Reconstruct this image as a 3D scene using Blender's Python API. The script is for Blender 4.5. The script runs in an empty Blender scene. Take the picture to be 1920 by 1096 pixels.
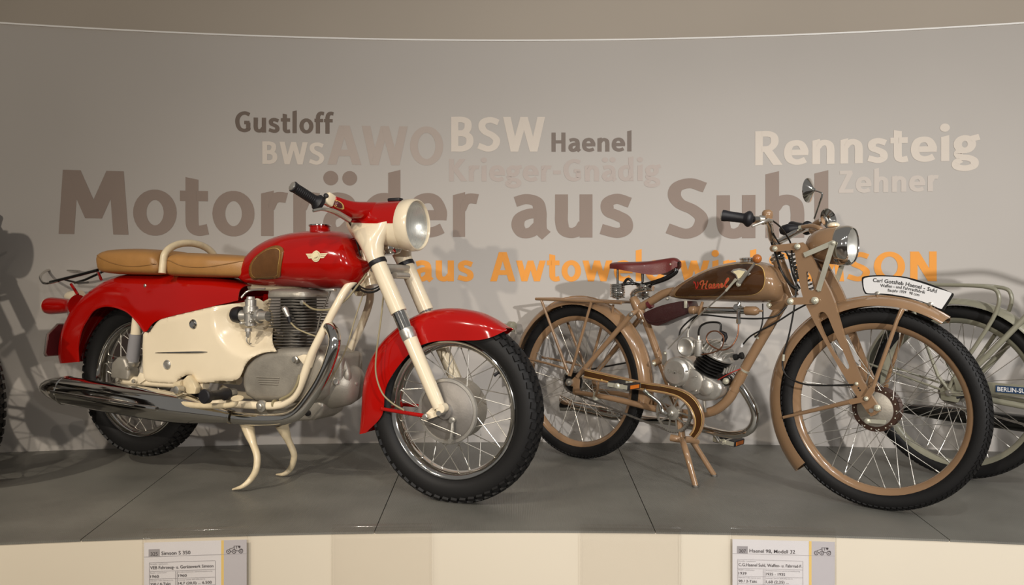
import bpy, bmesh, math, random
from mathutils import Vector, Matrix
from mathutils.bvhtree import BVHTree
random.seed(7)
PI = math.pi
SC = bpy.context.scene
COL = SC.collection

# ------------------------------------------------------------------ camera, world, lights, exposure
CAMH = 0.714           # eye height above the platform
FPX = 1500.0           # focal length in pixels for 1920 x 1096
cam = bpy.data.cameras.new('camera')
cam.sensor_width = 36.0
cam.lens = FPX / 1920 * 36.0
cam.clip_start = 0.05
camo = bpy.data.objects.new('camera', cam)
COL.objects.link(camo)
camo.location = (0, 0, CAMH)
camo.rotation_euler = (PI / 2, 0, 0)
SC.camera = camo

world = bpy.data.worlds.new('world')
SC.world = world
world.use_nodes = True
world.node_tree.nodes['Background'].inputs[0].default_value = (0.50, 0.48, 0.455, 1)
world.node_tree.nodes['Background'].inputs[1].default_value = 0.36

def spot(loc, target, power, size, col, radius=0.05, blend=0.5):
    l = bpy.data.lights.new('ceiling_spot', 'SPOT')
    l.energy = power
    l.spot_size = math.radians(size)
    l.spot_blend = blend
    l.color = col
    l.shadow_soft_size = radius
    o = bpy.data.objects.new('ceiling_spot', l)
    COL.objects.link(o)
    o.location = loc
    o.rotation_euler = (Vector(target) - Vector(loc)).to_track_quat('-Z', 'Y').to_euler()
    return o
WARM = (1.0, 0.90, 0.77)
NEUT = (1.0, 0.975, 0.95)
spot((-2.4, -3.2, 1.75), (-0.3, 3.4, 0.45), 455, 60, WARM, 0.06)
spot((2.6, -3.4, 1.8), (1.8, 3.4, 0.7), 1010, 58, NEUT, 0.06, 0.85)
spot((-2.4, 0.3, 2.4), (-1.45, 2.45, -0.15), 215, 58, WARM, 0.035, 0.9)
spot((-1.5, 0.3, 2.5), (-1.0, 3.0, 0.1), 45, 60, WARM, 0.03, 0.8)  # extra spot, added for more sparkle on paint and chrome
spot((-0.8, 0.5, 2.6), (-0.5, 3.1, 0.1), 50, 62, WARM, 0.03, 0.8)
spot((0.1, 0.3, 2.6), (0.3, 3.1, 0.15), 45, 62, NEUT, 0.03, 0.8)  # extra middle spot, also added for sparkle
spot((1.0, 0.5, 2.6), (0.9, 3.1, 0.2), 55, 62, NEUT, 0.03, 0.8)
spot((2.0, 0.6, 2.6), (1.4, 3.1, 0.2), 50, 62, NEUT, 0.03, 0.8)  # extra right-hand spot, added to multiply the highlights
spot((3.2, 1.0, 2.5), (1.7, 3.2, 0.3), 80, 65, NEUT, 0.03, 0.8)
SC.view_settings.view_transform = 'Standard'
SC.view_settings.look = 'None'
SC.view_settings.gamma = 1.0
SC.view_settings.use_curve_mapping = False
SC.view_settings.exposure = 0.0

# ------------------------------------------------------------------ materials
def lin(c):
    if isinstance(c, str):
        c = c.lstrip('#')
        c = [int(c[i:i + 2], 16) for i in (0, 2, 4)]
    r = []
    for v in c[:3]:
        v = v / 255
        r.append(v / 12.92 if v <= 0.04045 else ((v + 0.055) / 1.055) ** 2.4)
    return r + [1]
MATS = {}
def mat(name, c, rough=0.5, metal=0.0, coat=0.0, vary=0.08, vscale=6.0, bump=0.0, bscale=80.0, spec=0.5, rvar=0.0):
    m = bpy.data.materials.new(name)
    m.use_nodes = True
    nt = m.node_tree
    b = nt.nodes['Principled BSDF']
    c = lin(c)
    b.inputs['Roughness'].default_value = rough
    b.inputs['Metallic'].default_value = metal
    b.inputs['Coat Weight'].default_value = coat
    b.inputs['Coat Roughness'].default_value = 0.025
    b.inputs['Specular IOR Level'].default_value = spec
    tc = nt.nodes.new('ShaderNodeTexCoord')
    n = nt.nodes.new('ShaderNodeTexNoise')
    n.inputs['Scale'].default_value = vscale
    n.inputs['Detail'].default_value = 4
    nt.links.new(tc.outputs['Object'], n.inputs['Vector'])
    r = nt.nodes.new('ShaderNodeValToRGB')
    r.color_ramp.elements[0].position = 0.3
    r.color_ramp.elements[1].position = 0.7
    r.color_ramp.elements[0].color = [v * (1 - vary) for v in c[:3]] + [1]
    r.color_ramp.elements[1].color = [min(1, v * (1 + vary)) for v in c[:3]] + [1]
    nt.links.new(n.outputs['Fac'], r.inputs['Fac'])
    nt.links.new(r.outputs['Color'], b.inputs['Base Color'])
    if rvar > 0:
        mr = nt.nodes.new('ShaderNodeMapRange')
        mr.inputs['To Min'].default_value = max(0, rough - rvar)
        mr.inputs['To Max'].default_value = min(1, rough + rvar)
        nt.links.new(n.outputs['Fac'], mr.inputs['Value'])
        nt.links.new(mr.outputs['Result'], b.inputs['Roughness'])
    if bump > 0:
        n2 = nt.nodes.new('ShaderNodeTexNoise')
        n2.inputs['Scale'].default_value = bscale
        n2.inputs['Detail'].default_value = 3
        nt.links.new(tc.outputs['Object'], n2.inputs['Vector'])
        bp = nt.nodes.new('ShaderNodeBump')
        bp.inputs['Strength'].default_value = bump
        bp.inputs['Distance'].default_value = 0.002
        nt.links.new(n2.outputs['Fac'], bp.inputs['Height'])
        nt.links.new(bp.outputs['Normal'], b.inputs['Normal'])
    MATS[name] = m
    return m
M = MATS
mat('red_paint', '#A60B05', 0.14, 0, 0.3, 0.04)
mat('cream_paint', '#EADBBE', 0.2, 0, 0.5, 0.04)
mat('cream_worn', '#D9C8A6', 0.3, 0, 0.4, 0.12, 30)
mat('drum_grey', '#85807A', 0.5, 0.45, 0, 0.14, 18, 0.2, 160)
mat('chrome', '#DAD8D3', 0.07, 1.0, 0, 0.04)
mat('steel', '#BDB9B0', 0.3, 0.8, 0, 0.1, 20)
mat('zinc', '#D2CFBC', 0.34, 0.55, 0, 0.1, 20)
mat('cast_aluminium', '#A29C91', 0.45, 0.55, 0, 0.16, 14, 0.25, 160)
mat('bright_aluminium', '#C4C0B8', 0.33, 0.75, 0, 0.1, 25, 0.15, 120)
mat('dark_fin', '#77726B', 0.5, 0.7, 0, 0.15, 20)
mat('black_fin', '#1B1A19', 0.45, 0.2, 0, 0.1, 20)
mat('tire_rubber', '#131212', 0.6, 0, 0, 0.15, 10, 0.1, 200, 0.35)
mat('black_rubber', '#17161A', 0.5, 0, 0, 0.1, 10, 0.1, 200)
mat('black_paint', '#141312', 0.25, 0, 0.4, 0.05)
mat('tan_leather', '#A27540', 0.42, 0, 0.1, 0.12, 9, 0.25, 260)
mat('tan_piping', '#8E6636', 0.5)
mat('brown_pad', '#634122', 0.5, 0, 0, 0.1, 30, 0.15, 300)
mat('pad_rim', '#7C5327', 0.45)
mat('gold_line', '#D9B36A', 0.35, 0.2)
mat('brown_paint', '#8F7154', 0.18, 0, 0.5, 0.05)
mat('dark_brown_paint', '#472C16', 0.18, 0, 0.6, 0.05)
mat('maroon_leather', '#5E201C', 0.4, 0, 0.15, 0.12, 12, 0.2, 260)
mat('bag_leather', '#371B1B', 0.38, 0, 0.2, 0.15, 12, 0.3, 160)
mat('rust_brown', '#3C2519', 0.5, 0.2, 0, 0.15, 30)
mat('grey_green_paint', '#8B8876', 0.28, 0, 0.4, 0.06)
mat('red_lettering', '#C8342A', 0.3, 0, 0.3)
mat('emblem_cream', '#E6D9B0', 0.35)
mat('emblem_dark', '#8A7B5E', 0.4)
mat('amber_ball', '#A9622B', 0.2, 0, 0.5, 0.12, 30)
mat('reflector_amber', '#C76A1E', 0.25, 0, 0.3)
mat('white_plate', '#E6E5E4', 0.35, 0, 0.2, 0.02)
mat('black_print', '#1C1B1B', 0.5)
mat('blue_badge', '#28405F', 0.4)
mat('maroon_plate', '#5B2326', 0.35, 0, 0.2)
mat('cable_black', '#151413', 0.4)
mat('cable_grey', '#8F8465', 0.5)
mat('copper', '#7E5640', 0.35, 0.7)
mat('red_wire', '#A02A20', 0.4)
mat('smoked_plastic', '#8D8B8D', 0.25, 0, 0.3)
mat('fascia_cream', '#D6CCB9', 0.55, 0, 0, 0.02, 2)
mat('wall_grey', '#B6B0A9', 0.75, 0, 0, 0.025, 1.2, 0.05, 60)
mat('wall_upper_grey', '#B5AA9C', 0.8, 0, 0, 0.03, 1.0)
mat('trim_white', '#EFEDE8', 0.5, 0, 0, 0.02)
mat('mat_seam', '#2B2926', 0.9)
mat('letter_brown', '#8D7D72', 0.7, 0, 0, 0.02)
mat('letter_dark', '#6E6055', 0.7, 0, 0, 0.02)
mat('letter_grey_brown', '#7B6F66', 0.7, 0, 0, 0.02)
mat('letter_cream', '#D3C8BB', 0.7, 0, 0, 0.02)
mat('letter_pale', '#C3B9AF', 0.7, 0, 0, 0.02)
mat('letter_taupe', '#B0A399', 0.7, 0, 0, 0.02)
mat('letter_pink', '#B4A8A0', 0.7, 0, 0, 0.02)
mat('letter_orange', '#E99A3C', 0.7, 0, 0, 0.02)
mat('paper', '#DAD7D8', 0.7, 0, 0, 0.02)
mat('paper_grey', '#BDB9BC', 0.7, 0, 0, 0.02)
mat('paper_yellow', '#E3C374', 0.7, 0, 0, 0.02)
mat('print_grey', '#9C989A', 0.7)
mat('print_dark', '#4A4446', 0.7)
mat('room_floor', '#6F665C', 0.6, 0, 0, 0.1, 2)
# ribbed rubber matting
m = mat('rubber_mat', '#706E67', 0.42, 0, 0, 0.17, 3.2, rvar=0.14)
nt = m.node_tree
tc = nt.nodes.new('ShaderNodeTexCoord')
wv = nt.nodes.new('ShaderNodeTexWave')
wv.inputs['Scale'].default_value = 55
wv.inputs['Distortion'].default_value = 0.2
nt.links.new(tc.outputs['Object'], wv.inputs['Vector'])
bp = nt.nodes.new('ShaderNodeBump')
bp.inputs['Strength'].default_value = 0.5
bp.inputs['Distance'].default_value = 0.001
nt.links.new(wv.outputs['Fac'], bp.inputs['Height'])
nt.links.new(bp.outputs['Normal'], nt.nodes['Principled BSDF'].inputs['Normal'])
# clear acrylic
def clear(name, tint, gloss=0.09):
    m = bpy.data.materials.new(name)
    m.use_nodes = True
    nt = m.node_tree
    nt.nodes.clear()
    out = nt.nodes.new('ShaderNodeOutputMaterial')
    tr = nt.nodes.new('ShaderNodeBsdfTransparent')
    tr.inputs[0].default_value = tint
    gl = nt.nodes.new('ShaderNodeBsdfGlossy')
    gl.inputs['Roughness'].default_value = 0.06
    lw = nt.nodes.new('ShaderNodeLayerWeight')
    lw.inputs['Blend'].default_value = 0.5
    pw = nt.nodes.new('ShaderNodeMath')
    pw.operation = 'POWER'
    pw.inputs[1].default_value = 4.0
    ns = nt.nodes.new('ShaderNodeTexNoise')
    ns.inputs['Scale'].default_value = 14
    ml = nt.nodes.new('ShaderNodeMath')
    ml.operation = 'MULTIPLY_ADD'
    ml.inputs[1].default_value = 0.5
    ml.inputs[2].default_value = gloss
    mn = nt.nodes.new('ShaderNodeMath')
    mn.operation = 'MULTIPLY_ADD'
    mn.inputs[1].default_value = gloss * 0.4
    nt.links.new(lw.outputs['Facing'], pw.inputs[0])
    nt.links.new(pw.outputs[0], ml.inputs[0])
    nt.links.new(ns.outputs['Fac'], mn.inputs[0])
    nt.links.new(ml.outputs[0], mn.inputs[2])
    mx = nt.nodes.new('ShaderNodeMixShader')
    nt.links.new(mn.outputs[0], mx.inputs[0])
    nt.links.new(tr.outputs[0], mx.inputs[1])
    nt.links.new(gl.outputs[0], mx.inputs[2])
    nt.links.new(mx.outputs[0], out.inputs[0])
    MATS[name] = m
clear('clear_acrylic', (0.988, 0.984, 0.98, 1), 0.018)
clear('lens_glass', (0.97, 0.975, 0.965, 1), 0.05)
mat('reflector_silver', '#E4E2DC', 0.35, 0.6, 0, 0.04)

# ------------------------------------------------------------------ mesh helpers
def cat(pts, n=8, closed=False):
    """Catmull-Rom resampling of 2-D or 3-D points."""
    P = [Vector(p) for p in pts]
    if len(P) < 3 and not closed:
        return [P[0].lerp(P[-1], i / n) for i in range(n + 1)]
    out = []
    N = len(P)
    rng = range(N) if closed else range(N - 1)
    for i in rng:
        if closed:
            a, b, c, d = P[i - 1], P[i], P[(i + 1) % N], P[(i + 2) % N]
        else:
            a = P[i - 1] if i else P[0] * 2 - P[1]
            b, c = P[i], P[i + 1]
            d = P[i + 2] if i + 2 < N else P[-1] * 2 - P[-2]
        for k in range(n):
            t = k / n
            out.append(0.5 * ((2 * b) + (c - a) * t + (2 * a - 5 * b + 4 * c - d) * t * t + (3 * b - a - 3 * c + d) * t ** 3))
    if not closed:
        out.append(P[-1])
    return out
def interp(ctrl, x):
    if x <= ctrl[0][0]: return ctrl[0][1]
    for (a, va), (b, vb) in zip(ctrl, ctrl[1:]):
        if x <= b:
            t = (x - a) / (b - a)
            return va + (vb - va) * t
    return ctrl[-1][1]

class MB:
    def __init__(s):
        s.bm = bmesh.new()
    def face(s, vs):
        try:
            return s.bm.faces.new(vs)
        except ValueError:
            return None
    def rings(s, rings, closed=True, cap=(True, True), loop=False):
        R = [[s.bm.verts.new(p) for p in r] for r in rings]
        n = len(R[0])
        k = len(R)
        for i in range(k if loop else k - 1):
            a, b = R[i], R[(i + 1) % k]
            for j in range(n if closed else n - 1):
                s.face((a[j], a[(j + 1) % n], b[(j + 1) % n], b[j]))
        if closed and not loop:
            if cap[0]: s.face(list(reversed(R[0])))
            if cap[1]: s.face(R[-1])
        return s
    def tube(s, pts, r, seg=10, sm=0, cap=True, closed=False):
        if sm:
            if isinstance(r, (list, tuple)):
                rr = [Vector((v, 0)) for v in r]
                r = [v.x for v in cat(rr, sm, closed)]
            pts = cat(pts, sm, closed)
        P = [Vector(p) for p in pts]
        if not isinstance(r, (list, tuple)): r = [r] * len(P)
        N = len(P)
        tang = []
        for i in range(N):
            if closed: t = P[(i + 1) % N] - P[i - 1]
            else: t = P[min(i + 1, N - 1)] - P[max(i - 1, 0)]
            if t.length < 1e-9: t = Vector((0, 0, 1))
            tang.append(t.normalized())
        up = Vector((0, 0, 1)) if abs(tang[0].z) < 0.9 else Vector((1, 0, 0))
        x = tang[0].cross(up).normalized()
        rings = []
        for i in range(N):
            t = tang[i]
            x = (x - t * x.dot(t)).normalized()
            y = t.cross(x)
            rings.append([P[i] + (x * math.cos(a) + y * math.sin(a)) * r[i] for a in [2 * PI * k / seg for k in range(seg)]])
        return s.rings(rings, True, (cap, cap), closed)
    def lathe(s, o, axis, prof, seg=24, cap=True):
        """prof: list of (distance along axis, radius)"""
        o = Vector(o)
        a = Vector(axis).normalized()
        x = a.orthogonal().normalized()
        y = a.cross(x)
        rings = [[o + a * d + (x * math.cos(t) + y * math.sin(t)) * max(r, 1e-5) for t in [2 * PI * k / seg for k in range(seg)]] for d, r in prof]
        return s.rings(rings, True, (cap, cap))
    def box(s, c, size, rot=None):
        m = Matrix.Translation(Vector(c)) @ (rot.to_4x4() if rot else Matrix.Identity(4)) @ Matrix.Diagonal((*size, 1))
        bmesh.ops.create_cube(s.bm, size=1, matrix=m)
        return s
    def prism(s, poly, y0, y1, holes=()):
        """poly: (u,z) outline, extruded between local y0 and y1"""
        bm2 = bmesh.new()
        edges = []
        for loop in [poly] + list(holes):
            vs = [bm2.verts.new((p[0], y0, p[1])) for p in loop]
            for i in range(len(vs)):
                edges.append(bm2.edges.new((vs[i - 1], vs[i])))
        if holes:
            bmesh.ops.triangle_fill(bm2, use_beauty=True, use_dissolve=False, edges=edges)
        else:
            bm2.faces.new(bm2.verts[:])
        ext = bmesh.ops.extrude_face_region(bm2, geom=bm2.faces[:], use_keep_orig=True)
        for v in ext['geom']:
            if isinstance(v, bmesh.types.BMVert): v.co.y = y1
        s.merge(bm2)
        return s
    def merge(s, bm2):
        me = bpy.data.meshes.new('t')
        bm2.to_mesh(me)
        bm2.free()
        s.bm.from_mesh(me)
        bpy.data.meshes.remove(me)
    def bevel(s, w, seg=2, ang=0.6):
        bm = s.bm
        bmesh.ops.remove_doubles(bm, verts=bm.verts[:], dist=1e-6)
        bmesh.ops.recalc_face_normals(bm, faces=bm.faces[:])
        es = [e for e in bm.edges if len(e.link_faces) == 2 and e.calc_face_angle(0) > ang]
        bmesh.ops.bevel(bm, geom=es, offset=w, segments=seg, profile=0.5, affect='EDGES', clamp_overlap=True)
        return s
    def solid(s, t):
        bmesh.ops.recalc_face_normals(s.bm, faces=s.bm.faces[:])
        bmesh.ops.solidify(s.bm, geom=s.bm.faces[:], thickness=t)
        return s
    def mesh(s, name, ang=0.7, weld=True):
        bm = s.bm
        if weld:
            bmesh.ops.remove_doubles(bm, verts=bm.verts[:], dist=1e-6)
        bmesh.ops.recalc_face_normals(bm, faces=bm.faces[:])
        for f in bm.faces: f.smooth = True
        for e in bm.edges:
            if len(e.link_faces) == 2 and e.calc_face_angle(0) > ang: e.smooth = False
        me = bpy.data.meshes.new(name)
        bm.to_mesh(me)
        bm.free()
        return me
    def build(s, name, m, parent=None, label=None, ang=0.7, loc=None, kind=None):
        me = s.mesh(name, ang)
        me.materials.append(MATS[m])
        o = bpy.data.objects.new(name, me)
        COL.objects.link(o)
        if parent: o.parent = parent
        if loc: o.location = loc
        if label: o['label'] = label
        if kind: o['kind'] = kind
        return o
def empty(name, loc=(0, 0, 0), rz=0):
    o = bpy.data.objects.new(name, None)
    COL.objects.link(o)
    o.location = loc
    o.rotation_euler = (0, 0, rz)
    o.empty_display_size = 0.1
    return o
def tag(o, label=None, category=None, group=None, kind=None):
    if label: o['label'] = label
    if category: o['category'] = category
    if group: o['group'] = group
    if kind: o['kind'] = kind
    return o
def inst(o, parent, rot=None, loc=None):
    c = o.copy()
    COL.objects.link(c)
    c.parent = parent
    if rot: c.rotation_euler = rot
    if loc: c.location = loc
    return c
def tb(name, pts, r, m, parent, sm=6, seg=10, label=None, cap=True):
    return MB().tube(pts, r, seg, sm, cap).build(name, m, parent, label)

class Rig:
    """local frame of a vehicle: x along heading, y to the far side, z up; p() puts a sight line on a lengthwise plane w metres to the near side"""
    def __init__(s, x, y, th):
        s.x, s.y, s.th = x, y, th
        s.c, s.s = math.cos(th), math.sin(th)
    def p(s, px, py, w=0.0):
        dx, dz = (px - 960) / FPX, (548 - py) / FPX
        t = (s.x * s.s + s.y * s.c - w) / (dx * s.s + s.c)
        return Vector(((t * dx - s.x) * s.c - (t - s.y) * s.s, -w, CAMH + t * dz))
    def uz(s, px, py, w=0.0):
        v = s.p(px, py, w)
        return (v.x, v.z)
    def pl(s, pts, w=0.0):
        return [s.uz(a, b, w) for a, b in pts]
    def pp(s, pts, w=None):
        return [s.p(q[0], q[1], q[2] if len(q) > 2 else w) for q in pts]
    def pf(s, px, py, z=0.0):
        t = (z - CAMH) * FPX / (548 - py)
        X, Y = t * (px - 960) / FPX - s.x, t - s.y
        return Vector((X * s.c - Y * s.s, X * s.s + Y * s.c, z))

def shell(secs, ts=0.5, ex=2.4, na=7, ns=3, thick=0.003, open_ends=True):
    """secs: (outer (u,z), inner (u,z), half width): a pressed-steel guard section swept along"""
    rows = []
    prof = []
    for i in range(ns): prof.append((1.0, ts * i / ns))
    for i in range(na + 1):
        a = PI / 2 * i / na
        prof.append((math.cos(a) ** (2 / ex) if i < na else 0.0, ts + (1 - ts) * math.sin(a) ** (2 / ex)))
    prof = prof + [(-w, t) for w, t in reversed(prof[:-1])]
    for O, I, hw in secs:
        O, I = Vector(O), Vector(I)
        rows.append([(*(I + (O - I) * t).to_tuple(), w * hw) for w, t in prof])
    m = MB()
    m.rings([[(q[0], -q[2], q[1]) for q in r] for r in rows], closed=False)
    if thick: m.solid(thick)
    return m
def smooth_secs(secs, n=5):
    V = [Vector((s[0][0], s[0][1], s[1][0], s[1][1], s[2])) for s in secs]
    V = cat(V, n)
    return [((v[0], v[1]), (v[2], v[3]), v[4]) for v in V]
def pod(top, bot, hw, N=26, ring=24, ex=2.5, y0=0.0, exb=None):
    """closed body from a top chain and a bottom chain of (u,z) running rear to front; hw: control list (fraction, half width)"""
    T = cat(top, 8)
    B = cat(bot, 8)
    def resample(C, n):
        L = [0]
        for a, b in zip(C, C[1:]): L.append(L[-1] + (b - a).length)
        out = []
        for i in range(n + 1):
            t = L[-1] * i / n
            k = 0
            while k < len(L) - 2 and L[k + 1] < t: k += 1
            d = L[k + 1] - L[k]
            out.append(C[k].lerp(C[k + 1], (t - L[k]) / d if d > 1e-9 else 0))
        return out
    T, B = resample(T, N), resample(B, N)
    rings = []
    for i in range(N + 1):
        f = i / N
        h = interp(hw, f)
        mid = (T[i] + B[i]) / 2
        half = (T[i] - B[i]) / 2
        r = []
        for k in range(ring):
            a = 2 * PI * k / ring
            c, s_ = math.cos(a), math.sin(a)
            e = ex if s_ >= 0 else (exb or ex)
            y = math.copysign(abs(c) ** (2 / e), c) * h
            q = mid + half * math.copysign(abs(s_) ** (2 / e), s_)
            r.append((q.x, y0 + y, q.y))
        rings.append(r)
    return MB().rings(rings)
def bvh_of(o):
    me = o.data
    return BVHTree.FromPolygons([v.co for v in me.vertices], [p.vertices for p in me.polygons])
def poly_tris(poly, step):
    """flat polygon cut by a grid: (vertices2d, faces)"""
    bm = bmesh.new()
    vs = [bm.verts.new((p[0], p[1], 0)) for p in poly]
    f = bm.faces.new(vs)
    bmesh.ops.triangulate(bm, faces=[f])
    xs = [p[0] for p in poly]
    ys = [p[1] for p in poly]
    for lo, hi, ax in ((min(xs), max(xs), (1, 0, 0)), (min(ys), max(ys), (0, 1, 0))):
        v = lo + step
        while v < hi:
            co = (v, 0, 0) if ax[0] else (0, v, 0)
            bmesh.ops.bisect_plane(bm, geom=bm.verts[:] + bm.edges[:] + bm.faces[:], plane_co=co, plane_no=ax)
            v += step
    bm.verts.index_update()
    V = [(v.co.x, v.co.y) for v in bm.verts]
    F = [[v.index for v in f.verts] for f in bm.faces]
    bm.free()
    return V, F
def on_side(bvh, u, z, off=0.001):
    """point on the near side of a body, lifted off by off"""
    h = bvh.ray_cast(Vector((u, -1.0, z)), Vector((0, 1, 0)))
    if h[0] is None:
        h = bvh.find_nearest(Vector((u, -0.2, z)))
    return h[0] + Vector((0, -1, 0)) * off if h[1].y > -0.2 else h[0] + h[1] * off
def decal(bvh, poly, off, step, name, m, parent, thick=0.0, label=None):
    V, F = poly_tris(poly, step)
    mb = MB()
    vs = [mb.bm.verts.new(on_side(bvh, u, z, off)) for u, z in V]
    for f in F: mb.face([vs[i] for i in f])
    return mb.build(name, m, parent, label)

# lettering drawn with a broad pen --------------------------------------------------
def ribbon(pts, wv, wh, c0=0.0, c1=0.0):
    """strip of (left,right) pairs; stroke width wv on verticals, wh on horizontals; c0/c1 slant the ends"""
    out = []
    N = len(pts)
    for i, p in enumerate(pts):
        t = (pts[min(i + 1, N - 1)] - pts[max(i - 1, 0)]).normalized()
        h = 0.5 * math.sqrt((wv * t.y) ** 2 + (wh * t.x) ** 2)
        nrm = Vector((-t.y, t.x))
        L, R = p + nrm * h, p - nrm * h
        if i == 0 and c0: L, R = L - t * c0, R + t * c0
        if i == N - 1 and c1: L, R = L + t * c1, R - t * c1
        out.append((L, R))
    return out
WV, WH = 0.195, 0.165
def L2(*a): return [Vector(p) for p in a]
def ln(x0, y0, x1, y1, c0=0, c1=0, w=None):
    n = max(2, int(math.hypot(x1 - x0, y1 - y0) / 0.12))
    pts = [Vector((x0 + (x1 - x0) * i / n, y0 + (y1 - y0) * i / n)) for i in range(n + 1)]
    return ribbon(pts, w or WV, w or WH, c0, c1)
def cv(*p, c0=0, c1=0): return ribbon(cat(p, 7), WV, WH, c0, c1)
def el(cx, cy, rx, ry, a0=0, a1=360, n=30):
    pts = [Vector((cx + rx * math.cos(math.radians(a0 + (a1 - a0) * i / n)), cy + ry * math.sin(math.radians(a0 + (a1 - a0) * i / n)))) for i in range(n + 1)]
    r = ribbon(pts, WV, WH)
    if abs(a1 - a0) >= 360:
        r[0] = r[-1] = ((r[0][0] + r[-1][0]) / 2, (r[0][1] + r[-1][1]) / 2)
    return r
def dot(cx, cy, r=0.118):
    return [(Vector((cx - math.sqrt(max(0, r * r - y * y)), cy + y)), Vector((cx + math.sqrt(max(0, r * r - y * y)), cy + y))) for y in [r * math.sin(PI / 2 * k / 6) for k in range(-6, 7)]]
def dg(x0, y0, x1, y1, wx=0.21):
    """diagonal bar with level ends"""
    n = 6
    return [(Vector((x0 + (x1 - x0) * i / n - wx / 2, y0 + (y1 - y0) * i / n)), Vector((x0 + (x1 - x0) * i / n + wx / 2, y0 + (y1 - y0) * i / n))) for i in range(n + 1)]
def glyph(ch):
    sl = 0.025
    if ch == 'o': return 0.70, [el(0.35, 0.355, 0.225, 0.285)]
    if ch == 'l': return 0.36, [ln(0.17, 0, 0.17, 1.07, 0, -sl)]
    if ch == 'i': return 0.34, [ln(0.17, 0, 0.17, 0.71, 0, -sl), dot(0.165, 0.95)]
    if ch == 'h': return 0.70, [ln(0.17, 0, 0.17, 1.07, 0, -sl), cv((0.2, 0.5), (0.27, 0.59), (0.39, 0.625), (0.5, 0.56), (0.53, 0.42), (0.53, 0.25), (0.53, 0))]
    if ch == 'n': return 0.70, [ln(0.17, 0, 0.17, 0.71, 0, -sl), cv((0.2, 0.5), (0.27, 0.59), (0.39, 0.625), (0.5, 0.56), (0.53, 0.42), (0.53, 0.25), (0.53, 0))]
    if ch == 'u': return 0.70, [cv((0.16, 0.71), (0.16, 0.45), (0.16, 0.26), (0.2, 0.12), (0.32, 0.075), (0.44, 0.13), (0.5, 0.22)), ln(0.53, 0.71, 0.53, 0, 0, 0)]
    if ch == 'r': return 0.50, [ln(0.17, 0, 0.17, 0.71, 0, -sl), cv((0.19, 0.46), (0.25, 0.58), (0.34, 0.63), (0.47, 0.62), c1=0.012)]
    if ch == 't': return 0.48, [cv((0.2, 0.91), (0.2, 0.6), (0.2, 0.3), (0.215, 0.14), (0.3, 0.075), (0.44, 0.1), c0=-0.02), ln(0.02, 0.63, 0.44, 0.63)]
    if ch in 'aä':
        g = [cv((0.1, 0.59), (0.27, 0.635), (0.43, 0.58), (0.475, 0.42), (0.475, 0.25), (0.49, 0.12), (0.57, 0.03)), cv((0.45, 0.4), (0.3, 0.39), (0.17, 0.32), (0.14, 0.19), (0.21, 0.08), (0.34, 0.09), (0.45, 0.19))]
        if ch == 'ä': g += [dot(0.16, 0.95), dot(0.46, 0.95)]
        return 0.64, g
    if ch == 'e': return 0.68, [ln(0.16, 0.355, 0.58, 0.355), cv((0.55, 0.275), (0.555, 0.42), (0.47, 0.59), (0.34, 0.635), (0.19, 0.57), (0.13, 0.36), (0.18, 0.16), (0.33, 0.075), (0.47, 0.09), (0.58, 0.14))]
    if ch == 's': return 0.58, [cv((0.49, 0.57), (0.3, 0.635), (0.16, 0.57), (0.17, 0.43), (0.3, 0.36), (0.42, 0.28), (0.43, 0.14), (0.3, 0.075), (0.06, 0.14))]
    if ch == 'd': return 0.72, [ln(0.53, 0, 0.53, 1.07, 0, -sl), cv((0.53, 0.57), (0.42, 0.63), (0.27, 0.61), (0.15, 0.48), (0.14, 0.26), (0.22, 0.11), (0.34, 0.075), (0.45, 0.13), (0.53, 0.24))]
    if ch == 'f': return 0.44, [cv((0.18, 0), (0.18, 0.4), (0.18, 0.75), (0.22, 0.91), (0.32, 0.985), (0.46, 0.965)), ln(0.02, 0.63, 0.42, 0.63)]
    if ch == 'g': return 0.64, [el(0.29, 0.46, 0.165, 0.175), ln(0.42, 0.6, 0.63, 0.66), cv((0.2, 0.29), (0.13, 0.2), (0.2, 0.1), (0.38, 0.07), (0.51, -0.02), (0.49, -0.16), (0.3, -0.22), (0.11, -0.17), (0.09, -0.06), (0.2, 0.03))]
    if ch == 'w': return 1.02, [dg(0.12, 0.71, 0.3, 0, 0.2), dg(0.3, 0, 0.5, 0.71, 0.19), dg(0.5, 0.71, 0.71, 0, 0.19), dg(0.71, 0, 0.9, 0.71, 0.2)]
    if ch == 'M': return 1.08, [dg(0.15, 0, 0.21, 1, 0.22), dg(0.23, 1, 0.535, 0.25, 0.24), dg(0.535, 0.25, 0.84, 1, 0.24), dg(0.93, 0, 0.86, 1, 0.22)]
    if ch == 'S': return 0.72, [cv((0.61, 0.84), (0.4, 0.915), (0.21, 0.86), (0.16, 0.72), (0.24, 0.58), (0.44, 0.47), (0.56, 0.33), (0.5, 0.15), (0.32, 0.08), (0.06, 0.17))]
    if ch == 'G': return 0.82, [cv((0.7, 0.84), (0.5, 0.915), (0.3, 0.85), (0.17, 0.66), (0.16, 0.4), (0.26, 0.16), (0.46, 0.08), (0.64, 0.14), (0.64, 0.25), (0.64, 0.46)), ln(0.46, 0.46, 0.7, 0.46)]
    if ch == 'B': return 0.76, [ln(0.18, 0, 0.18, 1), cv((0.18, 0.92), (0.4, 0.915), (0.53, 0.84), (0.53, 0.66), (0.42, 0.54), (0.2, 0.53)), cv((0.2, 0.53), (0.44, 0.51), (0.58, 0.4), (0.57, 0.2), (0.42, 0.09), (0.18, 0.083))]
    if ch == 'W': return 1.18, [dg(0.12, 1, 0.33, 0, 0.21), dg(0.33, 0, 0.59, 1, 0.2), dg(0.59, 1, 0.85, 0, 0.2), dg(0.85, 0, 1.06, 1, 0.21)]
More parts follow.
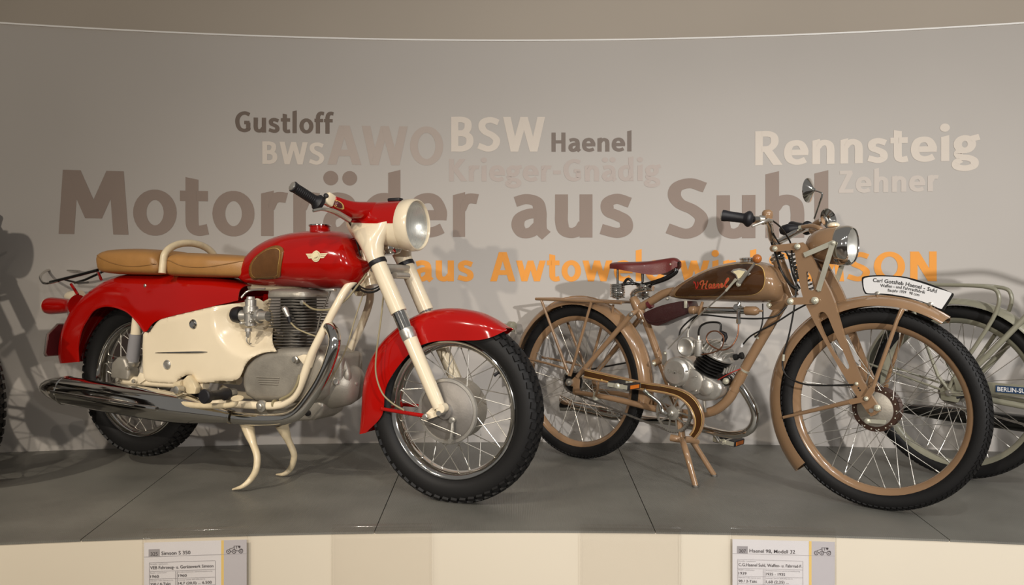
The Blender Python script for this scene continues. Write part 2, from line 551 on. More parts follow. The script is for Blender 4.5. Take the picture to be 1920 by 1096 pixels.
    if ch == 'A': return 0.84, [dg(0.11, 0, 0.4, 1, 0.22), dg(0.73, 0, 0.44, 1, 0.22), ln(0.22, 0.3, 0.62, 0.3)]
    if ch == 'O': return 0.92, [el(0.46, 0.5, 0.32, 0.42, n=40)]
    if ch == 'H': return 0.84, [ln(0.19, 0, 0.19, 1), ln(0.65, 0, 0.65, 1), ln(0.19, 0.52, 0.65, 0.52)]
    if ch == 'K': return 0.80, [ln(0.19, 0, 0.19, 1), dg(0.28, 0.5, 0.62, 1, 0.24), dg(0.32, 0.56, 0.69, 0, 0.25)]
    if ch == 'R': return 0.78, [ln(0.18, 0, 0.18, 1), cv((0.18, 0.92), (0.42, 0.915), (0.56, 0.83), (0.57, 0.63), (0.44, 0.49), (0.2, 0.47)), dg(0.37, 0.48, 0.66, 0, 0.24)]
    if ch == 'Z': return 0.70, [ln(0.1, 0.917, 0.6, 0.917), dg(0.52, 0.9, 0.16, 0.1, 0.22), ln(0.06, 0.083, 0.64, 0.083)]
    if ch == 'I': return 0.38, [ln(0.19, 0, 0.19, 1)]
    if ch == 'N': return 0.88, [ln(0.19, 0, 0.19, 1), ln(0.69, 0, 0.69, 1), dg(0.2, 1, 0.68, 0, 0.24)]
    if ch == '-': return 0.40, [ln(0.05, 0.4, 0.35, 0.4)]
    return 0.4, []
def lay(word):
    x = 0
    strips = []
    for ch in word:
        adv, g = glyph(ch)
        for s in g: strips.append([(a + Vector((x, 0)), b + Vector((x, 0))) for a, b in s])
        x += adv
    xs = [q.x for s in strips for ab in s for q in ab]
    return strips, min(xs), max(xs)
def strips_mesh(strips, mp, name, m, parent, label=None):
    """mp(x, y, k) -> 3-D point"""
    mb = MB()
    for k, s in enumerate(strips):
        prev = None
        for a, b in s:
            cur = (mb.bm.verts.new(mp(a.x, a.y, k)), mb.bm.verts.new(mp(b.x, b.y, k)))
            if prev: mb.face((prev[0], prev[1], cur[1], cur[0]))
            prev = cur
    return mb.build(name, m, parent, label)
# small print with the built-in typeface
TCACHE = {}
def text2d(s, off=0.0):
    key = (s, off)
    if key in TCACHE: return TCACHE[key]
    cu = bpy.data.curves.new('t', 'FONT')
    cu.body = s
    cu.size = 1.0
    cu.offset = off
    cu.resolution_u = 3
    ob = bpy.data.objects.new('t', cu)
    COL.objects.link(ob)
    dg_ = bpy.context.evaluated_depsgraph_get()
    dg_.update()
    me = bpy.data.meshes.new_from_object(ob.evaluated_get(dg_))
    V = [(v.co.x, v.co.y) for v in me.vertices]
    F = [list(p.vertices) for p in me.polygons]
    bpy.data.objects.remove(ob)
    bpy.data.curves.remove(cu)
    bpy.data.meshes.remove(me)
    TCACHE[key] = (V, F)
    return V, F
SMALL = ['325', 'Simson S 350', 'VEB Fahrzeug- u. Gerätewerk Simson', '1960', '350 / 4-Takt', '14,7 (20,0) ... 6.500', '307', 'Haenel 98, Modell 32',
         'C.G.Haenel Suhl, Waffen- u. Fahrrad-F.', '1939', '1935 - 1935', '98 / 2-Takt', '1,68 (2,25) ...',
         'Hersteller / manufacturer', 'Baujahr / construction', 'Produktionszeitraum / period of manufacturing', 'Hubraum / cubic capacity (cm³)', 'Leistung / power (kW (PS) min-1)']
for t_ in SMALL: text2d(t_, 0.006)
for t_ in ['Carl Gottlieb Haenel - Suhl', 'Waffen - und Fahrradfabrik', 'Baujahr 1939   98 ccm', 'BERLIN-SUHLER', 'SACHS']: text2d(t_, 0.02)
def text_mesh(s, mp, width, name, m, parent, off=0.006, height=None, label=None):
    V, F = text2d(s, off)
    x0, x1 = min(v[0] for v in V), max(v[0] for v in V)
    k = width / (x1 - x0)
    ky = height / 0.73 if height else k
    mb = MB()
    vs = [mb.bm.verts.new(mp((v[0] - x0) * k, v[1] * ky)) for v in V]
    for f in F: mb.face([vs[i] for i in f])
    return mb.build(name, m, parent, label)

# ------------------------------------------------------------------ the setting
CY = -6.8                 # centre of the round room (X = 0)
RW, RF = 10.62, 9.22      # wall radius, platform edge radius
def cyl(a, r, z): return Vector((r * math.sin(a), CY + r * math.cos(a), z))
def arc_wall(r, z0, z1, a0, a1, n, t):
    m = MB()
    rings = []
    for i in range(n + 1):
        a = a0 + (a1 - a0) * i / n
        rings.append([cyl(a, r, z0), cyl(a, r, z1), cyl(a, r + t, z1), cyl(a, r + t, z0)])
    m.rings(rings)
    return m
AW = 0.62
WALLTOP = 1.912
wall = arc_wall(RW, -0.02, WALLTOP, -AW, AW, 96, 0.06).build('wall_back', 'wall_grey')
tag(wall, 'curved grey exhibition wall carrying big brown and orange lettering', kind='structure')
wall['category'] = 'wall'
tr = arc_wall(RW - 0.006, WALLTOP, WALLTOP + 0.007, -AW, AW, 96, 0.08).build('trim_1', 'trim_white')
tag(tr, 'thin white edge along the top of the curved wall', 'trim', kind='structure')
wu = arc_wall(RW + 0.45, 1.0, 3.4, -AW, AW, 64, 0.08).build('wall_upper', 'wall_upper_grey')
tag(wu, 'brown-grey upper wall behind the top of the curved wall', 'wall', kind='structure')
# platform: base slab, cream fascia, rubber mats
fb = MB()
rings = []
for i in range(97):
    a = -AW + 2 * AW * i / 96
    rings.append([cyl(a, RF + 0.004, -0.6), cyl(a, RF + 0.004, -0.006), cyl(a, RW + 0.02, -0.006), cyl(a, RW + 0.02, -0.6)])
fb.rings(rings)
floor = fb.build('floor', 'mat_seam')
tag(floor, 'platform deck laid with dark grey ribbed rubber mats', 'floor', kind='structure')
fas = arc_wall(RF - 0.018, -0.62, -0.0045, -AW, AW, 96, 0.02).build('wall_front', 'fascia_cream')
tag(fas, 'cream front face of the display platform', 'wall', kind='structure')
SEAM = [-0.136 + 0.0913 * k for k in range(-4, 9)]
for a0, a1 in zip(SEAM, SEAM[1:]):
    m = MB()
    g = 0.00016
    rings = []
    for i in range(9):
        a = a0 + g + (a1 - a0 - 2 * g) * i / 8
        rings.append([cyl(a, RF - 0.02, -0.006), cyl(a, RF - 0.02, 0.0), cyl(a, RW, 0.0), cyl(a, RW, -0.006)])
    m.rings(rings)
    m.build('floor_mat', 'rubber_mat', floor)
rf = MB().box((0, -3.0, -0.63), (16, 14, 0.04)).build('floor_hall', 'room_floor')
tag(rf, 'hall floor in front of the platform', 'floor', kind='structure')

# lettering on the wall
def wall_hit(px):
    dx = (px - 960) / FPX
    # |t*(dx,1) - (0,CY)| = RW
    A_, B_, C_ = dx * dx + 1, -2 * CY, CY * CY - RW * RW
    t = (-B_ + math.sqrt(B_ * B_ - 4 * A_ * C_)) / (2 * A_)
    return t, math.atan2(t * dx, t - CY)
def wall_word(word, x0, x1, ybase, ycap, m, label, xh=1.0):
    strips, g0, g1 = lay(word)
    t0, a0 = wall_hit(x0)
    t1, a1 = wall_hit(x1)
    tm = (t0 + t1) / 2
    z0 = CAMH + (548 - ybase) / FPX * tm
    h = (ybase - ycap) / FPX * tm
    def mp(x, y, k):
        a = a0 + (a1 - a0) * (x - g0) / (g1 - g0)
        return cyl(a, RW - 0.0015 - 0.00012 * k / max(1, len(strips)), z0 + y * h)
    return strips_mesh(strips, mp, 'lettering', m, wall, label)
wall_word('Gustloff', 441, 626, 249, 210, 'letter_dark', 'dark brown wall lettering')
wall_word('BWS', 492, 608, 308, 266, 'letter_cream', 'cream wall lettering')
wall_word('AWO', 614, 831, 309, 236, 'letter_taupe', 'faint taupe wall lettering')
wall_word('BSW', 846, 1022, 284, 219, 'letter_cream', 'cream wall lettering')
wall_word('Haenel', 1034, 1184, 284, 248, 'letter_grey_brown', 'grey-brown wall lettering')
wall_word('Krieger-Gnädig', 842, 1240, 339, 297, 'letter_pink', 'very faint pinkish wall lettering')
wall_word('Rennsteig', 1416, 1838, 305, 240, 'letter_cream', 'cream wall lettering')
wall_word('Zehner', 1572, 1760, 360, 318, 'letter_pale', 'pale wall lettering')
wall_word('Motorräder', 110, 898, 441, 324, 'letter_brown', 'big brown wall lettering')
wall_word('aus', 959, 1187, 445, 331, 'letter_brown', 'big brown wall lettering')
wall_word('Suhl', 1248, 1553, 446, 332, 'letter_brown', 'big brown wall lettering')
wall_word('aus', 777, 888, 527, 472, 'letter_orange', 'orange wall lettering')
wall_word('Awtowelo', 919, 1247, 527, 472, 'letter_orange', 'orange wall lettering')
wall_word('wird', 1273, 1418, 527, 472, 'letter_orange', 'orange wall lettering')
wall_word('SIMSON', 1440, 1757, 527, 472, 'letter_orange', 'orange wall lettering')

# ------------------------------------------------------------------ wheels
def wheel(name, parent, c, R, tw, th, rim_r, rim_w, n_spoke, flange, rim_mat, tread, tire_mat='tire_rubber', spoke_mat='steel', label=None, cross=0.9, spoke_r=0.0016, hub_r=0.03):
    """rim is the part; tyre, tread, hub and spokes are its pieces. flange = (radius, y near, y far)"""
    m = MB()
    # rim cross-section (r, y), closed ring
    w = rim_w
    sec = [(rim_r, -w), (rim_r + 0.003, -w + 0.002), (rim_r - 0.002, -w + 0.006), (rim_r - 0.012, -w * 0.62), (rim_r - 0.017, -w * 0.3), (rim_r - 0.018, 0),
           (rim_r - 0.017, w * 0.3), (rim_r - 0.012, w * 0.62), (rim_r - 0.002, w - 0.006), (rim_r + 0.003, w - 0.002), (rim_r, w),
           (rim_r - 0.005, w - 0.001), (rim_r - 0.018, w * 0.62), (rim_r - 0.0215, w * 0.3), (rim_r - 0.0225, 0), (rim_r - 0.0215, -w * 0.3), (rim_r - 0.018, -w * 0.62), (rim_r - 0.005, -w + 0.001)]
    m.rings([[(r * math.cos(a), y, r * math.sin(a)) for r, y in sec] for a in [2 * PI * k / 72 for k in range(72)]], loop=True)
    wh = m.build(name, rim_mat, parent, label, loc=c)
    # tyre
    m = MB()
    cr = R - th
    sec = []
    for k in range(19):
        a = math.radians(-152 + 304 * k / 18)
        ca, sa = math.cos(a), math.sin(a)
        rr = cr + th * (abs(ca) ** 0.85) * math.copysign(1, ca)
        sec.append((max(rr, rim_r - 0.012), tw * math.copysign(abs(sa) ** 0.85, sa)))
    m.rings([[(r * math.cos(a), y, r * math.sin(a)) for r, y in sec] for a in [2 * PI * k / 80 for k in range(80)]], loop=True, closed=True)
    m.build('tire', tire_mat, wh)
    # tread
    if tread:
        n, rows, ln_, hh = tread     # rows: (angle on the section, block width)
        m = MB()
        for (ang, bw, ph, skew) in rows:
            a = math.radians(ang)
            rr = cr + th * (abs(math.cos(a)) ** 0.85)
            y = tw * math.copysign(abs(math.sin(a)) ** 0.85, a)
            for k in range(n):
                t = 2 * PI * (k + ph) / n
                mtx = Matrix.Rotation(-t, 4, 'Y') @ Matrix.Translation((rr, y, 0)) @ Matrix.Rotation(a * 0.85, 4, 'Z') @ Matrix.Rotation(skew, 4, 'X') @ Matrix.Diagonal((hh, bw, ln_, 1))
                bmesh.ops.create_cube(m.bm, size=1, matrix=mtx)
        m.build('tread', tire_mat, wh, kind='stuff')
    # spokes
    fr, yn, yf = flange
    protos = []
    per = n_spoke // 4
    for side, y0 in ((0, yn), (1, yf)):
        for d in (1, -1):
            da = cross * d
            a0 = (0.5 if side else 0) * 2 * PI / (n_spoke / 2) + (PI / per / 2 if d > 0 else -PI / per / 2) * 0
            ao = a0 + (0.25 * d) * 2 * PI / (n_spoke / 2)
            ai = ao + da
            p0 = Vector((fr * math.cos(ai), y0 + (0.004 * d), fr * math.sin(ai)))
            p1 = Vector(((rim_r - 0.02) * math.cos(ao), y0 * 0.12, (rim_r - 0.02) * math.sin(ao)))
            mm = MB().tube([p0, p1 + (p0 - p1) * 0.07, p1 + (p0 - p1) * 0.065, p1], [spoke_r, spoke_r, spoke_r * 1.7, spoke_r * 1.7], 6)
            o = mm.build('spoke', spoke_mat, wh)
            for k in range(1, per):
                inst(o, wh, (0, 2 * PI * k / per, 0))
    return wh

# ================================================================== RED MOTORCYCLE
A = Rig(-1.523, 3.310, 0.400)
P = A.p
RA, ZR = 0.315, 0.045
LA = 1.441
def red_bike():
    root = empty('motorcycle', (A.x, A.y, 0), -A.th)
    tag(root, 'red and cream motorcycle with two tan saddle cushions, propped on its centre stand', 'motorcycle', 'motorcycles on the platform')
    treadA = (58, [(0, 0.018, 0, 0), (22, 0.013, 0.5, 0.35), (-22, 0.013, 0.5, -0.35), (48, 0.017, 0.0, 0.2), (-48, 0.017, 0.0, -0.2)], 0.021, 0.012)
    fc = Vector((LA, 0, RA))
    rc = Vector((0, 0, RA + ZR))
    fw = wheel('front_wheel', root, fc, RA, 0.047, 0.042, 0.235, 0.034, 36, (0.088, -0.045, 0.045), 'chrome', treadA, cross=0.62)
    rw = wheel('rear_wheel', root, rc, RA, 0.047, 0.042, 0.235, 0.034, 36, (0.088, -0.045, 0.045), 'chrome', treadA, cross=0.62)
    # front brake hub
    MB().lathe((0, 0.05, 0), (0, -1, 0), [(0, 0.03), (0.001, 0.098), (0.012, 0.104), (0.03, 0.1), (0.07, 0.1), (0.088, 0.104), (0.096, 0.104)], 48).build('hub', 'cast_aluminium', fw)
    pl = MB().lathe((0, -0.047, 0), (0, -1, 0), [(0.004, 0.099), (0.013, 0.098), (0.0165, 0.094), (0.022, 0.05), (0.026, 0.03), (0.034, 0.025), (0.036, 0.012)], 56).build('brake_plate', 'drum_grey', fw, 'grey cast brake plate')
    MB().lathe((0, -0.047, 0), (0, -1, 0), [(0, 0.106), (0.002, 0.111), (0.010, 0.1115), (0.0145, 0.109), (0.0155, 0.1), (0.012, 0.098)], 56, cap=False).build('brake_ring', 'bright_aluminium', fw)
    lv = MB().tube([(0.03, -0.078, -0.028), (0.033, -0.086, -0.05), (0.027, -0.086, -0.092)], 0.0065, 8)
    lv.lathe((0.03, -0.062, -0.026), (0, -1, 0), [(0, 0.011), (0.02, 0.011), (0.021, 0.007), (0.03, 0.007)], 14)
    lv.lathe((0.027, -0.08, -0.093), (0, -1, 0), [(0, 0.008), (0.012, 0.008)], 12)
    lv.build('brake_lever', 'steel', fw)
    MB().tube([(0.18, -0.012, 0.14), (0.155, -0.018, 0.122)], [0.004, 0.006], 8).build('tire_valve', 'black_rubber', fw)
    # rear hub
    MB().lathe((0, 0.06, 0), (0, -1, 0), [(0, 0.04), (0.002, 0.1), (0.03, 0.1), (0.06, 0.1), (0.1, 0.1), (0.112, 0.104), (0.118, 0.09), (0.13, 0.06), (0.15, 0.05)], 40).build('hub', 'cast_aluminium', rw)
    # ---- forks
    fa, fb_ = A.uz(709, 494, 0.095), A.uz(826, 768, 0.095)
    fa, fb_ = Vector(fa), Vector(fb_)
    fd = (fb_ - fa).normalized()
    def fk(t, w): q = fa.lerp(fb_, t); return Vector((q.x, -w, q.y))
    for w in (0.095, -0.095):
        leg = MB().tube([fk(0.0, w), fk(0.34, w)], 0.0285, 20)
        leg.build('fork_tube', 'cream_paint', root)
        MB().tube([fk(0.34, w), fk(0.42, w), fk(0.50, w)], [0.0245, 0.0245, 0.0245], 20).build('fork_sleeve', 'chrome', root)
        c = MB().tube([fk(0.455, w), fk(0.47, w), fk(0.515, w), fk(0.525, w)], [0.025, 0.027, 0.027, 0.0255], 20).build('fork_collar', 'bright_aluminium', root)
        lo = MB().tube([fk(0.52, w), fk(0.56, w), fk(0.9, w), fk(0.985, w)], [0.0255, 0.0245, 0.023, 0.021], 20)
        s = 1 if w > 0 else -1
        e = fk(0.985, w)
        lo.lathe((e.x + 0.012, e.y + 0.012 * s, e.z - 0.0), (0, -s, 0), [(0, 0.016), (0.03, 0.016), (0.031, 0.008)], 16)
        g = e
        lo.prism([(g.x - 0.066, g.z - 0.036), (g.x - 0.052, g.z - 0.046), (g.x + 0.005, g.z - 0.024), (g.x + 0.02, g.z - 0.008), (g.x - 0.005, g.z + 0.012), (g.x - 0.03, g.z - 0.004)], -w - 0.005, -w + 0.005)
        lo.build('fork_leg', 'cream_paint', root)
        MB().tube([fk(-0.022, w), fk(0.0, w), fk(0.008, w)], [0.0315, 0.0325, 0.0305], 20).build('fork_seal', 'black_rubber', root)
    # axle
    MB().tube([(LA, -0.12, RA), (LA, 0.12, RA)], 0.009, 12).build('axle', 'steel', root)
    # ---- nacelle
    hc = P(783, 421.5, 0.0)
    H0 = hc.x - 0.005
    def rng(u, cz, rz, ry, a0, a1, n, ex=2.2):
        out = []
        for k in range(n + 1):
            a = math.radians(a0 + (a1 - a0) * k / n)
            c, s_ = math.cos(a), math.sin(a)
            out.append((u, math.copysign(abs(c) ** (2 / ex), c) * ry, cz + math.copysign(abs(s_) ** (2 / ex), s_) * rz))
        return out
    zc = hc.z
    # (u, z centre, up radius, half width, down radius)
    st = [(H0 - 0.035, zc, 0.087, 0.089, 0.087), (H0 - 0.10, zc + 0.002, 0.085, 0.088, 0.082), (H0 - 0.15, zc + 0.004, 0.083, 0.088, 0.078), (H0 - 0.20, zc + 0.008, 0.074, 0.086, 0.078),
          (H0 - 0.232, zc + 0.012, 0.06, 0.078, 0.06), (H0 - 0.255, zc + 0.018, 0.045, 0.06, 0.036), (H0 - 0.268, zc + 0.022, 0.02, 0.036, 0.012)]
    up = MB().rings([rng(u, cz, ru, ry, 0, 180, 20) for u, cz, ru, ry, rd in st], closed=False)
    up.solid(0.003)
    nac = up.build('headlamp_nacelle', 'red_paint', root, 'red pressed-steel top of the headlamp nacelle')
    dn = MB().rings([rng(u, cz, rd, ry, 180, 360, 20) for u, cz, ru, ry, rd in st], closed=False)
    dn.solid(0.003)
    dn.build('nacelle_lower', 'cream_paint', root)
    bez = MB().lathe((H0 - 0.042, 0, zc), (1, 0, 0), [(0, 0.0885), (0.004, 0.0915), (0.03, 0.0925), (0.042, 0.092), (0.049, 0.089), (0.0505, 0.0855), (0.046, 0.0825), (0.03, 0.082)], 48, cap=False)
    bz = bez.build('headlamp_bezel', 'cream_paint', root)
    MB().lathe((H0 - 0.004, 0, zc), (1, 0, 0), [(0, 0.0825), (0.006, 0.07), (0.011, 0.045), (0.013, 0.02), (0.0135, 0.0005)], 40, cap=False).build('headlamp_lens', 'lens_glass', bz)
    MB().lathe((H0 - 0.002, 0, zc), (1, 0, 0), [(0, 0.082), (-0.02, 0.074), (-0.045, 0.05), (-0.058, 0.02), (-0.06, 0.0005)], 40, cap=False).build('reflector', 'reflector_silver', bz)
    lens_ribs = MB()
    for k in range(-9, 10):
        y = k * 0.008
        hh = math.sqrt(max(0, 0.079 ** 2 - y * y))
        zs = [zc - hh + 2 * hh * i / 10 for i in range(11)]
        def lx(y, z): return H0 - 0.004 + 0.0138 * (1 - ((y * y + (z - zc) ** 2) / 0.0825 ** 2)) - 0.0012
        lens_ribs.tube([(lx(y, z), y, z) for z in zs], 0.0009, 4)
    lens_ribs.build('lens_ribs', 'lens_glass', bz, kind='stuff')
    MB().box((H0 - 0.085, -0.0, zc + 0.092), (0.05, 0.03, 0.012)).bevel(0.004).build('switch_knob', 'black_rubber', nac)
    # fork shrouds flowing into the nacelle
    for s in (1, -1):
        w = 0.095 * s
        base = fk(-0.02, w)
        rings = []
        spec = [(-0.01, 0.031, 0.031, 0), (-0.06, 0.032, 0.033, 0), (-0.12, 0.04, 0.036, 0.006), (-0.17, 0.052, 0.038, 0.012), (-0.215, 0.066, 0.036, 0.018), (-0.262, 0.078, 0.030, 0.024)]
        for t, ru, ry, off in spec:
            q = fk(t, w * (1 - max(0, -t - 0.1) * 1.3))
            rings.append([(q.x + off + ru * math.cos(a), q.y + ry * math.sin(a), q.z + ru * 0.25 * math.cos(a) * (1 if t < -0.1 else 0.9)) for a in [2 * PI * k / 20 for k in range(20)]])
        MB().rings(rings).build('fork_shroud', 'cream_paint', root)
    # handlebar cover wings, bars, grips, levers
    for s in (1, -1):
        def m_(v): return Vector((v.x, v.y * s, v.z))
        g0, g1 = m_(P(597, 380, 0.245)), m_(P(549, 349.5, 0.335))
        wa, wb, wc_ = m_(P(694, 397, 0.03)), m_(P(655, 392, 0.125)), m_(P(622, 377.5, 0.20))
        ring = []
        pts = cat([wa, wb, wc_], 6)
        for i, q in enumerate(pts):
            f = i / (len(pts) - 1)
            ru, rz = 0.05 * (1 - f) + 0.02 * f, 0.036 * (1 - f) + 0.0205 * f
            ring.append([(q.x + math.copysign(abs(math.cos(a)) ** 0.7, math.cos(a)) * ru, q.y, q.z + math.copysign(abs(math.sin(a)) ** 0.7, math.sin(a)) * rz) for a in [2 * PI * k / 20 for k in range(20)]])
        wing = MB().rings(ring).build('handlebar_cover', 'red_paint', root)
        if s == 1:
            bv = bvh_of(wing)
            sp = [A.uz(x, y, 0.205 - 0.0018 * (x - 622)) for x, y in ((626, 373.5), (634, 374.5), (645, 379), (651, 384), (652, 391), (646, 392.5), (633, 387.5), (625, 380))]
            decal(bv, [tuple(q) for q in cat(sp, 4, True)], 0.002, 0.006, 'indicator_rim', 'gold_line', wing)
            cen = Vector((sum(q[0] for q in sp) / 8, sum(q[1] for q in sp) / 8))
            decal(bv, [tuple(cen + (q - cen) * 0.78) for q in cat(sp, 4, True)], 0.003, 0.006, 'indicator_lens', 'maroon_plate', wing)
        dr = (g1 - g0).normalized()
        cl = MB().tube([wc_ + dr * -0.012, wc_ + dr * 0.0, wc_ + dr * 0.024, wc_ + dr * 0.03], [0.02, 0.024, 0.024, 0.018], 14)
        cl.bm.free()
        cl = MB().box(wc_ + dr * 0.012, (0.034, 0.03, 0.042), dr.to_track_quat('X', 'Z').to_matrix()).bevel(0.006, 3)
        cp_ = cl.build('handlebar_clamp', 'cream_paint', root)
        MB().lathe(wc_ + dr * 0.016 + Vector((0.004, -0.014 * s, 0.008)), (0.2, -s, 0.3), [(0, 0.008), (0.008, 0.008), (0.01, 0.005)], 12).build('clamp_screw', 'black_rubber', cp_)
        gr = MB()
        Lg = (g1 - g0).length
        prof = [(-0.008, 0.010), (-0.008, 0.026), (0.006, 0.0275), (0.012, 0.021), (0.02, 0.0175)]
        k = 0.02
        while k < Lg - 0.01:
            prof += [(k + 0.002, 0.0172), (k + 0.006, 0.0172), (k + 0.007, 0.0165)]
            k += 0.007
        prof += [(Lg - 0.006, 0.0185), (Lg, 0.0185), (Lg + 0.002, 0.016)]
        gr.lathe(g0, dr, prof, 18)
        g = gr.build('handlebar_grip', 'black_rubber', root)
        MB().lathe(g1 + dr * 0.001, dr, [(0, 0.0155), (0.004, 0.0145), (0.0055, 0.006), (0.0058, 0.0003)], 18).build('grip_cap', 'bright_aluminium', g)
        tb('handlebar', [wb, wc_, g0], 0.011, 'chrome', root, 4)
        l0 = m_(P(655, 412, 0.16))
        l1 = m_(P(628, 397, 0.235))
        l2 = m_(P(606, 392, 0.30))
        l3 = m_(P(587, 395, 0.335))
        tb('clutch_lever' if s < 0 else 'brake_lever', [l0, l1, l2, l3], [0.010, 0.009, 0.006, 0.005], 'steel', root, 5)
    # ---- front mudguard
    fo = [(678, 812), (682, 770), (687, 712), (701, 670), (720, 640), (741, 619), (768, 598), (803, 583), (845, 577), (890, 582), (923, 595), (952, 614)]
    fi = [(686, 811), (716, 778), (722, 731), (737, 700), (762, 668), (784, 650), (808, 641), (835, 638), (865, 638), (898, 637), (923, 631), (951, 618)]
    hw = [0.035, 0.056, 0.06, 0.063, 0.065, 0.066, 0.067, 0.067, 0.067, 0.064, 0.056, 0.028]
    secs = [(A.uz(*o, 0.0), A.uz(*i, h), h) for o, i, h in zip(fo, fi, hw)]
    fen = shell(smooth_secs(secs, 5), ts=0.3, ex=2.3, thick=0.0025).build('front_mudguard', 'red_paint', root)
    for w in (0.075, -0.075):
        MB().tube([P(716, 766, 0.062) if w > 0 else Vector((P(716, 766, 0.062).x, 0.062, P(716, 766, 0.062).z)), Vector((P(799, 780, 0.1).x, -w * 1.3, P(799, 780, 0.1).z))], [0.0065, 0.0075], 10).lathe(
            Vector((P(799, 780, 0.1).x, -w * 1.1, P(799, 780, 0.1).z)), (0, -1 if w > 0 else 1, 0), [(0, 0.009), (0.025, 0.009)], 12).build('mudguard_stay', 'red_paint', root)
    b = P(800, 780, 0.11)
    MB().lathe(b, (0, -1, 0), [(0, 0.0105), (0.014, 0.0105), (0.016, 0.008)], 6).build('stay_bolt', 'steel', root)
    # ---- tank
    top = A.pl([(452, 520), (455, 503), (468, 479), (497, 454), (535, 439.5), (578, 432.5), (624, 432), (655, 441), (674, 462), (680, 486)], 0.02)
    bot = A.pl([(452, 526), (457, 534), (480, 537), (510, 538), (540, 539), (580, 541), (615, 542), (645, 541), (666, 527), (681, 490)], 0.08)
    tank = pod(top, bot, [(0, 0.055), (0.06, 0.082), (0.2, 0.1), (0.45, 0.132), (0.75, 0.14), (0.88, 0.125), (0.96, 0.085), (1, 0.03)], 34, 32, 2.35).build('fuel_tank', 'red_paint', root)
    bv = bvh_of(tank)
    nk = P(600, 433, 0.0)
    cap = MB().lathe((nk.x, 0, nk.z - 0.015), (0, 0, 1), [(0, 0.04), (0.012, 0.038), (0.03, 0.037), (0.031, 0.04), (0.036, 0.041), (0.038, 0.037), (0.036, 0.034)], 32)
    cap.build('filler_neck', 'red_paint', tank)
    MB().lathe((nk.x, 0, nk.z + 0.0165), (0, 0, 1), [(0, 0.0385), (0.002, 0.0415), (0.006, 0.0415), (0.008, 0.036), (0.0085, 0.0005)], 32).build('filler_cap', 'chrome', tank)
    pad = [(463, 506), (470, 490), (485, 476), (505, 465), (524, 461), (537, 466), (539, 478), (534, 500), (527, 515), (517, 520), (480, 522), (465, 521)]
    pu = [A.uz(x, y, 0.11) for x, y in pad]
    sm = [tuple(q) for q in cat(pu, 5, True)]
    cen = Vector((sum(q[0] for q in sm) / len(sm), sum(q[1] for q in sm) / len(sm)))
    kp = decal(bv, sm, 0.004, 0.012, 'knee_pad', 'pad_rim', tank, label='brown rubber knee pad')
    mod = kp.modifiers.new('thickness', 'SOLIDIFY')
    mod.thickness = 0.004
    mod.offset = -1
    decal(bv, [tuple(cen + (Vector(q) - cen) * 0.86) for q in sm], 0.0052, 0.012, 'pad_line', 'gold_line', tank)
    decal(bv, [tuple(cen + (Vector(q) - cen) * 0.835) for q in sm], 0.0064, 0.012, 'pad_face', 'brown_pad', tank)
    # winged badge
    ec = Vector(A.uz(596, 480.5, 0.13))
    def circ(c, r, n=24): return [(c.x + r * math.cos(2 * PI * k / n), c.y + r * math.sin(2 * PI * k / n)) for k in range(n)]
    for sgn in (-1, 1):
        for k, (z, l0) in enumerate(((0.0075, 0.046), (0.0015, 0.041), (-0.0045, 0.036))):
            decal(bv, [(ec.x + sgn * 0.012, ec.y + z - 0.0022), (ec.x + sgn * (l0 - 0.004), ec.y + z - 0.0022), (ec.x + sgn * l0, ec.y + z + 0.0026), (ec.x + sgn * 0.012, ec.y + z + 0.0026)], 0.0022, 0.01, 'badge_wing', 'emblem_cream', tank)
    decal(bv, circ(ec, 0.0195), 0.003, 0.01, 'badge_disc', 'emblem_cream', tank)
    decal(bv, circ(ec, 0.0155), 0.0036, 0.01, 'badge_face', 'emblem_dark', tank)
    decal(bv, circ(ec, 0.0148), 0.004, 0.01, 'badge_face', 'emblem_cream', tank)
    decal(bv, [(ec.x - 0.009, ec.y - 0.007), (ec.x + 0.002, ec.y - 0.004), (ec.x + 0.009, ec.y + 0.0), (ec.x + 0.008, ec.y - 0.005), (ec.x, ec.y - 0.0075)], 0.0046, 0.01, 'badge_mark', 'emblem_dark', tank)
    # tank edge seam along the bottom
    # ---- rear body: mudguard flowing into the frame cover
    bo = [(123, 680), (121, 664), (128, 626), (139, 586), (158, 556), (183, 531), (208, 515), (245, 512), (300, 513), (360, 515), (420, 518), (458, 533)]
    bi = [(150, 678), (146, 652), (157, 612), (171, 588), (190, 575), (212, 573), (234, 581), (255, 596), (268, 624), (300, 597), (377, 579), (446, 563)]
    hw = [0.085, 0.09, 0.098, 0.102, 0.106, 0.108, 0.11, 0.112, 0.112, 0.11, 0.105, 0.085]
    # near skirt follows the wheel cut-out, then the cream cover's edge
    bi = [(148, 678), (147, 650), (153, 620), (163, 600), (178, 580), (203, 573), (236, 582), (258, 602), (272, 622), (296, 600), (377, 579), (446, 563)]
    bo = [(123, 680), (121, 664), (126, 632), (135, 598), (152, 564), (183, 531), (208, 515), (240, 512), (272, 512), (310, 513), (380, 516), (458, 533)]
    wo = [0.02, 0.02, 0.02, 0.03, 0.045, 0.065, 0.085, 0.09, 0.09, 0.09, 0.085, 0.06]
    secs = [(A.uz(*o, k), A.uz(*i, h), h) for o, i, h, k in zip(bo, bi, hw, wo)]
    body = shell(smooth_secs(secs, 6), ts=0.25, ex=3.0, na=9, thick=0.003).build('rear_mudguard', 'red_paint', root, 'red rear mudguard running forward under the seats')
    lip = cat([Vector((*A.uz(*i, h), h)) for i, h in zip(bi[:9], hw[:9])], 6)
    MB().tube([(q.x, -q.z - 0.001, q.y) for q in lip], 0.0045, 8).build('mudguard_lip', 'red_paint', body)
    bvb = bvh_of(body)
